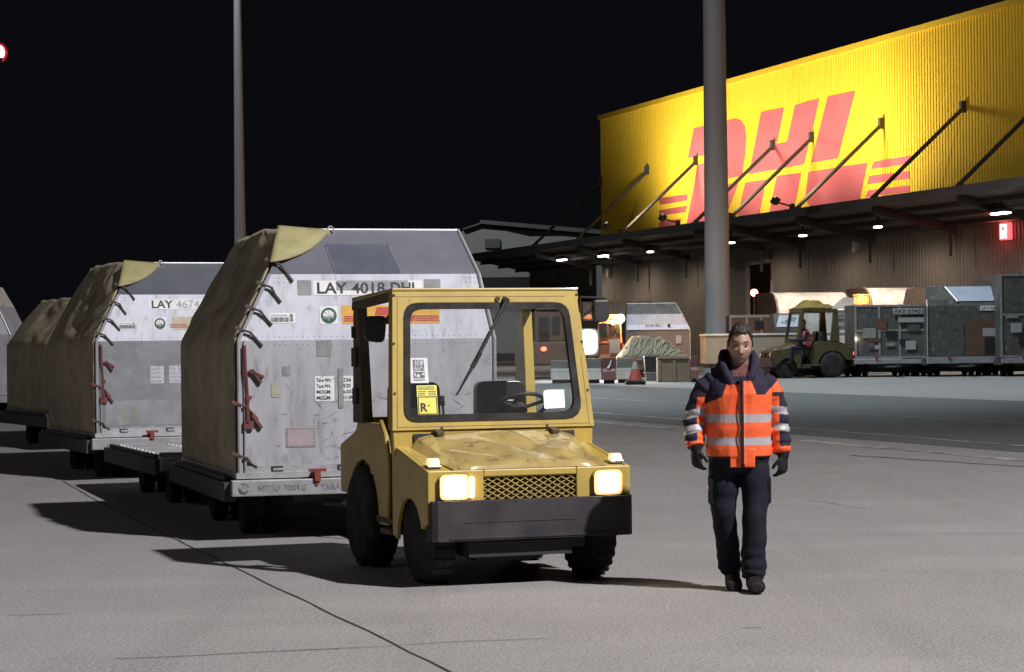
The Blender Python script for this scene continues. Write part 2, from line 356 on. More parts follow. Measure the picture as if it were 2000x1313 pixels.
M['hair'] = mat('dark_hair', (0.016, 0.012, 0.010), 0.5, c2=(0.03, 0.022, 0.018), sc=40, bump=0.8, bsc=90, stretch=(1, 1, 0.4))
M['eye'] = mat('eye_dark', (0.012, 0.009, 0.008), 0.15)
M['eyew'] = mat('eye_white', (0.13, 0.11, 0.10), 0.5)
M['orange'] = mat('hi_vis_orange', (0.84, 0.115, 0.025), 0.7, c2=(0.76, 0.095, 0.022), sc=7, bump=0.5, bsc=9)
M['navy'] = mat('navy_cloth', (0.022, 0.018, 0.034), 0.8, c2=(0.03, 0.026, 0.045), spec=0.15, sc=8, bump=0.5, bsc=12)
M['reflect'] = mat('reflective_tape', (0.40, 0.37, 0.39), 0.5, 0.1, c2=(0.33, 0.31, 0.33), sc=14)
M['maroon'] = mat('maroon_scarf', (0.085, 0.022, 0.025), 0.85, c2=(0.14, 0.05, 0.05), sc=40)
M['trouser'] = mat('navy_trousers', (0.011, 0.012, 0.019), 0.9, c2=(0.017, 0.019, 0.027), spec=0.1, sc=6, bump=0.6, bsc=10)
M['boot'] = mat('black_leather', (0.012, 0.010, 0.010), 0.7, spec=0.15, c2=(0.025, 0.022, 0.02), sc=12)
M['glove'] = mat('black_glove', (0.013, 0.011, 0.012), 0.7, spec=0.2)
# ------------------------------------------------------------------ ground, roadway, joints (structure)
def sheet(name, pts_fn, nu, nv, m, lift):
    mb = MB()
    def fn(u, v):
        p = pts_fn(u, v); return Vector((p[0], p[1], zg(p[1])+lift))
    mb.grid(fn, nu, nv); o = mb.build(name, m); o['kind'] = 'structure'
    return o
def gy(v):                                     # rows: fine on the ramp, coarse far away
    return -60+v*84 if v <= 0.2 else None
rows = [-80, 0, 24, 30, 36, 42, 48, 54, 60, 66, 70, 120, 300, 900]
mb = MB()
for j, Y in enumerate(rows):
    for i in range(9): mb.v.append(Vector((-400+i*100, Y, zg(Y))))
for j in range(len(rows)-1):
    for i in range(8): mb.f.append([j*9+i, j*9+i+1, (j+1)*9+i+1, (j+1)*9+i]); mb.m.append(0)
tag(mb.build('apron_ground', M['concrete']), kind='structure')

def strip(name, a0, a1, b0, b1, m, lift, n=40):   # quad between near edge a0-a1 and far edge b0-b1, following the ground
    def fn(u, v):
        a = Vector(a0).lerp(Vector(a1), u); b = Vector(b0).lerp(Vector(b1), u); return a.lerp(b, v)
    return sheet(name, fn, n, 6, m, lift)
n0, n1 = G(1160, 818), G(2000, 884); f0, f1 = G(1155, 752), G(2000, 784)
dn = (n1-n0); df = (f1-f0)
road = strip('taxi_roadway', n0-dn*2.2, n1+dn*1.5, f0-df*2.2, f1+df*1.5, M['asphalt'], 0.004, 90)
def line(name, p, q, w, m, lift, wob=0.0, n=30):
    p, q = Vector(p), Vector(q); t = (q-p).normalized(); s = Vector((-t.y, t.x, 0))*w/2
    def fn(u, v):
        b = p.lerp(q, u); b = b+Vector((noise.noise(b*1.7), noise.noise(b*1.7+Vector((9, 0, 0))), 0))*wob
        ww = 1+0.6*noise.noise(b*3.1)
        return b+s*(2*v-1)*ww
    return sheet(name, fn, n, 1, m, lift)
l0, l1 = G(1160, 824), G(2000, 900)
line('roadway_edge_line', l0-(l1-l0)*1.5, l1+(l1-l0), 0.22, M['line'], 0.004)
for (a, b, w) in (((1540, 836), (2000, 872), 0.10), ((1530, 800), (2000, 828), 0.07)):
    p, q = G(*a), G(*b); line('roadway_lane_line', p-(q-p)*2.0, q+(q-p), w, M['line'], 0.008)
def joint(a, b, w, wob=0.02, ext=0.0, n=60):
    p, q = G(*a), G(*b); line('pavement_joint', p-(q-p)*ext, q+(q-p)*0.3, w, M['joint'], 0.004, wob, n)
joint((152, 957), (882, 1313), 0.015, 0.02, 0.1)
joint((225, 1288), (560, 1272), 0.012, 0.05, 0.0)
joint((560, 1272), (960, 1252), 0.008, 0.05, 0.0)
joint((15, 1203), (115, 1200), 0.012, 0.02)
joint((1500, 1046), (2000, 1043), 0.008, 0.12)
joint((1580, 977), (1660, 990), 0.008, 0.08)
joint((1660, 890), (2000, 912), 0.05, 0.06)
joint((1450, 1228), (1480, 1227), 0.012, 0.02)

# ------------------------------------------------------------------ warehouse
WO = Vector((4.61, 115.0, 0.588)); WU = Vector((0.319, -0.948, 0)).normalized(); WI = Vector((-WU.y, WU.x, 0))
wh = empty('warehouse', WO, math.atan2(WU.y, WU.x), 'large warehouse with bright yellow upper cladding, a huge red logo and a strutted canopy', 'warehouse')
def WP(x, y, off=0.0):                          # picture point -> (u, z) on the facade plane moved out by off
    d = ray(x, y); o = Vector((0, 0, CAMZ)); p0 = WO-WI*off
    t = (p0-o).dot(WI)/d.dot(WI); q = o+d*t-WO
    return q.dot(WU), q.z
ZT = WP(1177, 226)[1]; ZM = 5.26; UL = 64.0
def corrug(z0, z1, m, name, pitch, dep, u0=0.0, u1=UL):
    mb = MB(); n = int((u1-u0)/pitch); pts = []
    for i in range(n):
        u = u0+i*pitch
        pts += [(u, 0), (u+pitch*0.5, 0), (u+pitch*0.62, dep), (u+pitch*0.88, dep)]
    pts.append((u0+n*pitch, 0))
    vs = [(u, y, z0) for u, y in pts]+[(u, y, z1) for u, y in pts]; k = len(pts)
    mb.add(vs, [(i, i+1, k+i+1, k+i) for i in range(k-1)])
    return mb.build(name, m, wh)
corrug(ZM, ZT-0.18, M['wyellow'], 'upper_cladding', 0.21, 0.032)
DU0, DU1 = WP(1462, 600)[0], WP(1508, 600)[0]; DZ = WP(1480, 515)[1]
corrug(0, ZM-0.004, M['wgrey'], 'lower_cladding', 0.24, 0.035, 0, DU0)
corrug(0, ZM-0.004, M['wgrey'], 'lower_cladding', 0.24, 0.035, DU1, UL)
corrug(DZ, ZM-0.004, M['wgrey'], 'lower_cladding', 0.24, 0.035, DU0+0.003, DU1-0.003)
mb = MB(); mb.box(-0.12, UL, -0.09, 0.35, ZT-0.18, ZT+0.04); mb.build('parapet_trim', M['wyellow2'], wh)
mb = MB(); mb.box(0, UL, 0.36, 45, ZT-0.6, ZT-0.3); mb.build('roof', M['annex'], wh)
mb = MB(); mb.box(0.0, 0.25, 0.07, 45, 0, ZT-0.62); mb.build('end_wall', M['annex'], wh)
mb = MB(); mb.box(0.0, UL, 8, 8.2, 0, ZM); mb.build('inner_wall', M['wgrey'], wh)
# doorway
mb = MB(); mb.box(DU0-0.10, DU0+0.06, -0.08, 0.06, 0, DZ+0.15); mb.box(DU0+0.061, DU1, -0.06, 0.2, DZ, DZ+0.15); mb.box(DU1, DU1+0.2, -0.06, 0.2, 0, DZ+0.15)
mb.build('door_frame', mat('door_frame_paint', (0.26, 0.235, 0.22), 0.6), wh)
# red logo: letter shapes traced on the facade
def logo_poly(mb, px):
    q = [WP(x, y, 0.012) for x, y in px]
    mb.prism(q, 'y', -0.012, -0.004)
lg = None
def C7(pts): return [(1420+x/4.376, 150+y/4.376) for x, y in pts]
LET = [
 [(1355, 250.7), (1400, 240.5), (1437, 231.6), (1447.4, 236.5), (1454, 248.5), (1457, 267), (1455.4, 296), (1448.6, 344), (1399, 352), (1411, 298), (1343.5, 309)],
 [(1362.3, 321.4), (1393, 315.5), (1381, 367), (1441.7, 356.8), (1424, 405), (1405, 429), (1380, 445), (1338, 452)],
 C7([(290, 303), (485, 262), (422, 575), (512, 555), (580, 243), (787, 185), (655, 748), (185, 835)]),
 C7([(860, 170), (1093, 120), (945, 697), (718, 735)]),
 [(1455.4, 356.8), (1495.4, 351), (1482, 422), (1439, 432)],
 [(1517, 344), (1564.4, 337.4), (1549, 415), (1500, 424)],
 [(1578.8, 336), (1694, 318), (1676, 400), (1590, 412), (1572, 390)],
 [(1706.4, 315.4), (1779, 304), (1770, 321), (1700.7, 330.6)], [(1697.7, 343.7), (1776, 334), (1776, 349), (1693.3, 360.2)], [(1695.5, 372), (1776, 362), (1776, 375), (1690, 386)],
 [(1286.7, 387.2), (1342.8, 379.3), (1342.3, 391.6), (1288, 400.6)], [(1287.2, 411), (1341.6, 401.8), (1338, 414.5), (1287.2, 421.8)], [(1287.2, 433.5), (1330, 427), (1328, 440), (1287.2, 447)]]
lg = empty('logo', (0, 0, 0)); lg.parent = wh
for k, pl in enumerate(LET):
    mb = MB(); logo_poly(mb, pl); mb.build('letter' if k < 7 else 'stripe', M['wred'], lg)
# canopy
D = 3.75; ZF0, ZF1 = 5.78, 6.08; ZI = 5.08; CU0, CU1 = -11.0, UL
cn = MB(); cn.hexa([(CU0, -D, ZF1-0.24), (CU1, -D, ZF1-0.24), (CU1, -0.08, ZI), (CU0, -0.08, ZI), (CU0, -D, ZF1-0.12), (CU1, -D, ZF1-0.12), (CU1, -0.08, ZI+0.12), (CU0, -0.08, ZI+0.12)])
can = cn.build('canopy', M['soffit'], wh)
mb = MB(); mb.box(CU0, CU1, -D-0.10, -D-0.005, ZF0, ZF1); mb.build('fascia', M['fascia'], can)
BR = [(1267, 332), (1362, 313), (1512, 283), (1588, 267), (1725, 240), (1884, 208)]
br = [(0.12, WP(1182, 352)[1])]+[WP(*b) for b in BR]+[(42.3, WP(1884, 208)[1]), (48.4, WP(1884, 208)[1]), (54.5, WP(1884, 208)[1])]
for u, z in br:
    mb = MB()
    a = Vector((u, -0.12, z-0.12)); b = Vector((u, -D+0.02, ZF1-0.02))
    mb.tube([a, b], 0.075, 8); mb.obox((u, -0.09, z-0.02), (0.16, 0.20, 0.42)); mb.obox((u, -D+0.12, ZF1-0.02), (0.14, 0.22, 0.18))
    mb.build('strut', M['strut'], wh)
    mb = MB(); k = (ZI-ZF1+0.24)/(D-0.08)
    y0, y1 = -D+0.05, -0.45
    z0 = ZF1-0.26; z1 = z0+(ZI-ZF1+0.24)*(y1-y0)/(D-0.08)
    mb.hexa([(u-0.09, y0, z0-0.30), (u+0.09, y0, z0-0.30), (u+0.09, y1, z1-0.32), (u-0.09, y1, z1-0.32), (u-0.09, y0, z0), (u+0.09, y0, z0), (u+0.09, y1, z1), (u-0.09, y1, z1)])
    mb.box(u-0.05, u+0.05, y1-0.25, y1-0.15, z1-1.1, z1-0.33)
    mb.build('beam', M['steel'], can)
mb = MB()
for yy in (-2.9, -1.9, -0.9):
    zz = ZF1-0.26+(ZI-ZF1+0.24)*(yy+D)/(D-0.08); mb.box(CU0, CU1, yy-0.05, yy+0.05, zz-0.14, zz)
mb.build('purlin', M['steel'], can)
# little uplights on the canopy edge
def outer_u(x):                                 # where the picture column x meets the canopy's outer edge
    return WP(x, 430, D-0.05)[0]
def Wl(u, y, z): return WO+WU*u+WI*y+Vector((0, 0, z))
for k, x in enumerate((1216, 1327, 1428, 1551)):
    u = outer_u(x)
    mb = MB(); mb.obox((u, -D-0.02, ZF1+0.10), (0.20, 0.14, 0.20)); mb.tube([(u, -D-0.05, ZF1+0.1), (u, -D-0.70, ZF1+0.26)], 0.035, 6); mb.obox((u, -D-0.72, ZF1+0.30), (0.34, 0.22, 0.24), Matrix.Rotation(R(-35), 3, 'X'))
    mb.build('facade_floodlight', M['steel'], wh)
    pw = (5600, 3500, 3000, 4700)[k]
    lamp('facade_uplight', 'SPOT', Wl(u, -D-0.75, ZF1+0.50), pw, (1, 0.93, 0.78), Wl(u+(0.2, 1, 0, 1.0)[k], 0, 12.2), 146, 1.0, 0.35)
# soffit lamps (each its own thing)
LP = [(1097, 'first'), (1178, 'second'), (1270, 'third'), (1428, ''), (1568, ''), (1715, ''), (1955, '')]
lab = {1097: 'lit canopy lamp farthest left, hanging past the yellow wall end', 1178: 'lit canopy lamp right at the left corner of the yellow building', 1270: 'small lit canopy lamp left of the thick grey mast',
       1428: 'small lit canopy lamp hugging the right edge of the thick mast', 1568: 'small lit canopy lamp under the right half of the red logo', 1715: 'small lit canopy lamp between the red logo and the red number sign',
       1955: 'long bright canopy lamp just above the red number sign'}
for x, _ in LP:
    y_loc = -2.5; u = WP(x, 470, -y_loc)[0]
    z = {1097: 507, 1178: 499, 1270: 491, 1428: 473, 1568: 459, 1715: 442, 1955: 415}[x]; z = WP(x, z, -y_loc)[1]
    big = x in (1097, 1178, 1955); wdt = 0.95 if big else 0.30
    t = empty('canopy_lamp', Wl(u, y_loc, z), wh.rotation_euler.z, lab[x], 'lamp', 'lamps under the canopy')
    mb = MB(); mb.box(-wdt/2-0.03, wdt/2+0.03, -0.14, 0.14, 0.0, 0.10); mb.box(-0.04, 0.04, -0.04, 0.04, 0.10, 0.45); mb.build('housing', M['steel'], t)
    mb = MB(); mb.box(-wdt/2, wdt/2, -0.11, 0.11, -0.06, -0.002); mb.build('diffuser', M['lampw'], t, bevel=0.02)
    lamp('canopy_lamp_light', 'SPOT', Wl(u, y_loc, z-0.12), 400 if big else 300, (1, 0.80, 0.58), Wl(u, y_loc+0.3, z-3), 160, 0.6, 0.08)
for u in (46, 52, 58): lamp('canopy_lamp_light', 'SPOT', Wl(u, -2.5, 5.2), 150, (1, 0.80, 0.58), Wl(u, -1.2, 2), 160, 0.6, 0.08)
# red number sign
u, z = WP(1963, 452, 0.12); t = empty('gate_sign', Wl(u, -0.12, z), wh.rotation_euler.z, 'small red illuminated sign with white digits on the warehouse wall', 'sign')
mb = MB(); mb.box(-0.30, 0.30, -0.05, 0.11, -0.29, 0.29); mb.build('sign_box', M['signred'], t, bevel=0.02)
mb = MB(); 
for (a0, a1, b0, b1) in ((-0.22, -0.15, -0.24, 0.24), (-0.15, -0.02, 0.17, 0.24), (-0.15, -0.02, -0.035, 0.035), (-0.15, -0.02, -0.24, -0.17), (-0.09, -0.02, -0.17, -0.035), (0.09, 0.19, -0.24, 0.24), (0.03, 0.09, 0.12, 0.19)):
    mb.box(a0, a1, -0.062, -0.052, b0, b1)
mb.build('digits', M['signwhite'], t)
lamp('gate_sign_glow', 'POINT', Wl(u, -0.6, z), 25, (1, 0.08, 0.08), None, radius=0.2)
# small wall boxes
for x, y in ((1672, 482), (1190, 533)):
    u, z = WP(x, y, 0.1); mb = MB(); mb.obox((u, -0.12, z), (0.30, 0.20, 0.42), Matrix.Rotation(R(12), 3, 'Y')); mb.build('wall_box', M['barrierw'], wh, bevel=0.02)
# red lamp in the doorway + railing
d0 = WP(1473, 572, -1.5); t = empty('warning_lamp', Wl(d0[0], 1.5, d0[1]), 0, 'small round red warning lamp glowing inside the open warehouse doorway', 'lamp')
mb = MB(); mb.ball((0, 0, 0), 0.17); mb.build('bulb', M['lampred'], t, True)
mb = MB(); mb.tube([(0, 0, -0.15), (0, 0, -d0[1]+0.0)], 0.04); mb.build('post', M['steel'], t)
lamp('warning_lamp_light', 'POINT', Wl(d0[0]-0.1, 0.9, d0[1]), 45, (1, 0.16, 0.10), None, radius=0.15)
lamp('doorway_fill', 'POINT', Wl(d0[0]+0.5, 3.5, 4.0), 160, (1, 0.75, 0.5), None, radius=0.2)  # added point light without a fixture, keeps the interior from going black
d1 = WP(1481, 615, -0.6); t = empty('step_ladder', Wl(d1[0], 0.6, 0), wh.rotation_euler.z, 'white metal step ladder frame standing in the warehouse doorway', 'ladder')
mb = MB(); H = WP(1481, 597, -0.6)[1]
for (a, b) in (((-0.5, 0, 0), (-0.45, 0, H)), ((0.5, 0, 0), (0.1, 0, H)), ((0.25, 0, 0), (0.1, 0, H)), ((-0.5, 0, H), (0.12, 0, H)), ((-0.48, 0, H*0.5), (0.3, 0, H*0.5))):
    mb.tube([a, b], 0.035, 6)
mb.build('rail', M['barrierw'], t)

# grey annex beyond the yellow end
def at(x, y, Y): return P(x, y, Y)
Y0 = 150.0
an = empty('annex_building', (P(1000, 676, Y0).x, Y0, 0.588), 0, 'dim grey gabled building behind the canopy end', 'building')
def L2(x, y): p = P(x, y, Y0); return (p.x-an.location.x, p.z-0.588)
mb = MB(); mb.prism([L2(880, 690), L2(880, 466), L2(905, 451), L2(938, 440), L2(1034, 462), L2(1190, 461), L2(1190, 690)], 'y', 0, 14); mb.build('wall', M['annex'], an)
mb = MB(); mb.hexa([(*[L2(905, 450)[0]], -0.6, L2(905, 450)[1]), (L2(905, 450)[0], -0.6, L2(905, 447)[1]), (L2(905, 450)[0], 14, L2(905, 447)[1]), (L2(905, 450)[0], 14, L2(905, 450)[1]),
   (L2(938, 439)[0], -0.6, L2(938, 439)[1]), (L2(938, 436)[0], -0.6, L2(938, 436)[1]), (L2(938, 436)[0], 14, L2(938, 436)[1]), (L2(938, 439)[0], 14, L2(938, 439)[1])])
a, b = L2(938, 438), L2(1180, 470); c = L2(1180, 440)
mb.hexa([(a[0], -0.7, a[1]), (b[0], -0.7, L2(1030, 461)[1]), (b[0], 14, c[1]), (a[0], 14, a[1]+0.5), (a[0], -0.7, a[1]+0.25), (b[0], -0.7, L2(1030, 461)[1]+0.3), (b[0], 14, c[1]+0.3), (a[0], 14, a[1]+0.8)])
mb.build('roof', M['fascia'], an)
x0, z0 = L2(932, 562); x1, z1 = L2(1036, 541); mb = MB(); mb.box(x0, x1, -0.05, -0.004, z0, z1); mb.build('window_band', M['annexdark'], an)
x0, z0 = L2(962, 476); mb = MB(); mb.box(x0-0.5, x0+0.5, -0.3, -0.005, z0-0.3, z0+0.3); mb.build('vent', M['fascia'], an)
p = P(1036, 690, 128); q = P(1172, 690, 124)
lw = empty('side_shed', (p.x, 128, 0.588), 0, 'low corrugated shed between the yellow warehouse and the grey gabled building', 'shed')
mb = MB(); n = 60; h = P(1036, 510, 128).z-0.588
for i in range(n):
    a, b = i/n, (i+1)/n; w = (q.x-p.x)
    mb.box(w*a, w*(a+0.55/n), 0, 0.3, 0, h); mb.box(w*(a+0.55/n), w*b, 0.05, 0.3, 0, h)
mb.build('wall', M['wgrey'], lw)
mb = MB(); mb.box(-0.1, q.x-p.x+0.2, -0.1, 8, h+0.003, h+0.25); mb.build('roof', M['fascia'], lw)

# ------------------------------------------------------------------ lamp masts
def mast(name, x, yt, yb, xt0, xt1, xb0, xb1, Y, top, label, rot=0):
    wb = (xb1-xb0)/F*Y/2; wt = (xt1-xt0)/F*Y/2
    pb, pt = P((xb0+xb1)/2, yb, Y), P((xt0+xt1)/2, yt, Y); g = zg(Y)
    k = (wt-wb)/(pt.z-pb.z); r = lambda z: wb+k*(z-pb.z)
    t = empty('lamp_mast', (pb.x, Y, g), rot, label, 'lamp mast', 'floodlight masts on the apron')
    mb = MB(); mb.lathe([(0, r(g)), (top*0.5, r(g+top*0.5)), (top, r(g+top))], (0, 0, 0), 'z', 36); mb.build('pole', M['mast'], t, 40)
    mb = MB(); mb.lathe([(0, r(g)*1.7), (0.06, r(g)*1.7), (0.061, r(g)*1.2), (0.25, r(g)*1.08)], (0, 0, 0), 'z', 24); mb.build('base_flange', M['mast'], t)
    mb = MB(); mb.box(-1.6, 1.6, -0.12, 0.12, top-0.2, top)
    for i in (-1.4, -0.5, 0.5, 1.4): mb.obox((i, -0.35, top-0.45), (0.6, 0.4, 0.5), Matrix.Rotation(R(25), 3, 'X'))
    mb.build('floodlight_head', M['steel'], t)
    return t
mast('a', 0, 0, 640, 1377, 1420, 1377, 1427, 76.0, 31.0, 'thick grey lamp mast in front of the yellow warehouse wall')
mast('b', 0, 0, 480, 456, 470.5, 458, 480, 100.0, 34.0, 'thin grey lamp mast rising behind the silver containers')
pm = Vector((P(463, 0, 100).x, 100, 0))
lamp('distant_mast_light', 'SPOT', (pm.x-1.5, 97, 33.0), 30000, (0.95, 0.97, 1), (pm.x, 100, 6), 60, 0.8, 0.4)
# red obstruction lamp at the left edge
p = P(-1, 103, 60); t = empty('obstruction_lamp', (p.x-0.9, 60, zg(60)), 0, 'round glowing red lamp high at the left edge of the picture', 'lamp')
mb = MB(); mb.tube([(0, 0, 0), (0, 0, p.z-zg(60)-0.3), ], 0.06); mb.tube([(0, 0, p.z-zg(60)-0.33), (0.9, 0, p.z-zg(60)-0.33)], 0.04); mb.build('pole', M['steel'], t)
mb = MB(); mb.lathe([(-0.3, 0.06), (-0.16, 0.08), (-0.125, 0.1)], (0.9, 0, p.z-zg(60)), 'z', 14); mb.build('lamp_base', M['steel'], t)
mb = MB(); mb.ball((0.9, 0, p.z-zg(60)), (0.135, 0.135, 0.19), 18, 12); mb.build('bulb', M['bulbred'], t, True)
mb = MB(); mb.tube([(0.9+0.165*math.cos(a), 0.02, p.z-zg(60)+0.22*math.sin(a)) for a in (2*math.pi*i/28 for i in range(29))], 0.045, 8, False); mb.build('red_halo_ring', emis('red_halo', (0.6, 0.01, 0.03), 0.5), t, True)  # emissive ring drawn as the red halo around the bulb
# ------------------------------------------------------------------ dollies and containers
def wheel(parent, c, r, w, rz=0.0, name='wheel', rim=True, n=28):
    e = empty(name, c, rz); e.parent = parent
    mb = MB(); mb.lathe([(-w/2, r*0.62), (-w/2, r*0.86), (-w*0.40, r*0.96), (-w*0.25, r), (w*0.25, r), (w*0.40, r*0.96), (w/2, r*0.86), (w/2, r*0.62)], (0, 0, 0), 'x', n)
    if r > 0.3:
        for k in range(26):
            a = 2*math.pi*k/26
            for sx in (-1, 1):
                mb.obox((sx*w*0.20, math.cos(a)*r*0.998, math.sin(a)*r*0.998), (w*0.36, 0.035, 0.02), Matrix.Rotation(a-math.pi/2, 3, 'X'))
    mb.build('tyre', M['rubber'], e, 35)
    if rim:
        mb = MB(); mb.lathe([(-w*0.36, r*0.10), (-w*0.36, r*0.35), (-w*0.30, r*0.5), (-w*0.44, r*0.63), (w*0.44, r*0.63), (w*0.30, r*0.5), (w*0.36, r*0.35), (w*0.36, r*0.10)], (0, 0, 0), 'x', n)
        mb.build('rim', M['dollydark'], e, 35)
    return e

def make_dolly(loc, rz, label, group, text=True, rollers=True, w=2.40, L=3.34):
    t = empty('container_dolly', loc, rz, label, 'dolly', group); hw = w/2
    mb = MB(); mb.box(-hw+0.02, hw-0.02, 0.0, L, 0.42, 0.50); mb.build('deck', M['dolly'], t)
    for nm, b in (('front_rail', (-hw, hw, -0.10, -0.002, 0.385, 0.520)), ('rear_rail', (-hw, hw, L+0.002, L+0.10, 0.385, 0.520))):
        mb = MB(); mb.box(*b); fr = mb.build(nm, M['dolly'], t, bevel=0.008)
        if nm == 'front_rail' and text:
            fn = lambda x, z: Vector((x, -0.1025, z))
            mb = MB(); put_text(mb, 'NETTO  7000KG', fn, -0.985, 0.425, 0.072, 0.008, 0.41); put_text(mb, 'TARA', fn, -0.45, 0.425, 0.068, 0.006, 0.17)
            mb.build('lettering', M['inkgrey'], fr, fix=False)
            mb = MB(); put_text(mb, '1390', fn, -0.26, 0.428, 0.07, 0.02, 0.15); mb.build('lettering', M['ink'], fr, fix=False)
            mb = MB(); mb.lathe([(-0.108, 0.044), (-0.1015, 0.044)], (-1.10, 0, 0.455), 'y', 24); em = mb.build('emblem', M['inkgrey'], fr)
            mb = MB(); mb.lathe([(-0.110, 0.030), (-0.1085, 0.030)], (-1.10, 0, 0.455), 'y', 20); mb.build('emblem', M['tape'], fr)
            mb = MB(); mb.lathe([(-0.110, 0.016), (-0.1015, 0.016)], (-0.48, 0, 0.475), 'y', 14); mb.build('rivet', M['redstrap'], fr)
    mb = MB()
    for s in (-1, 1):
        mb.box(s*hw-0.05, s*hw+0.05, -0.005, L+0.005, 0.34, 0.50); mb.box(s*hw-0.02, s*hw+0.02, 0.2, L-0.2, 0.501, 0.545)
    mb.build('side_rail', M['dollydark'], t)
    if rollers:
        mb = MB()
        for i in range(14):
            y = 0.15+i*0.235
            for x in (-0.85, -0.30, 0.30, 0.85): mb.tube([(x-0.24, y, 0.515), (x+0.24, y, 0.515)], 0.03, 8)
        mb.build('deck_rollers', M['dolly'], t)
    mb = MB(); mb.box(-0.6, 0.6, 0.3, L-0.3, 0.30, 0.418); mb.box(-hw+0.3, hw-0.3, 0.75, 0.95, 0.14, 0.36); mb.box(-hw+0.3, hw-0.3, L-0.95, L-0.75, 0.14, 0.36); mb.build('chassis', M['dollydark'], t)
    for y in (0.85, L-0.85):
        for x in (-hw+0.30, -hw+0.50, hw-0.30, hw-0.50): wheel(t, (x, y, 0.20), 0.20, 0.13, n=20)
    mb = MB(); mb.tube([(0, 0.3, 0.30), (0, -0.35, 0.30), (0, -0.95, 0.33)], 0.035, 8); mb.tube([(-0.35, 0.2, 0.30), (0, -0.45, 0.30), (0.35, 0.2, 0.30)], 0.03, 8)
    mb.lathe([(-0.02, 0.045), (-0.02, 0.08), (0.02, 0.08), (0.02, 0.045)], (0, -1.0, 0.33), 'z', 16); mb.build('tow_bar', M['dollydark'], t)
    mb = MB(); mb.box(-0.50, -0.45, -0.125, -0.04, 0.50, 0.60); mb.box(-0.55, -0.40, -0.12, -0.10, 0.58, 0.605); mb.build('latch', M['redpaint'], t)
    return t

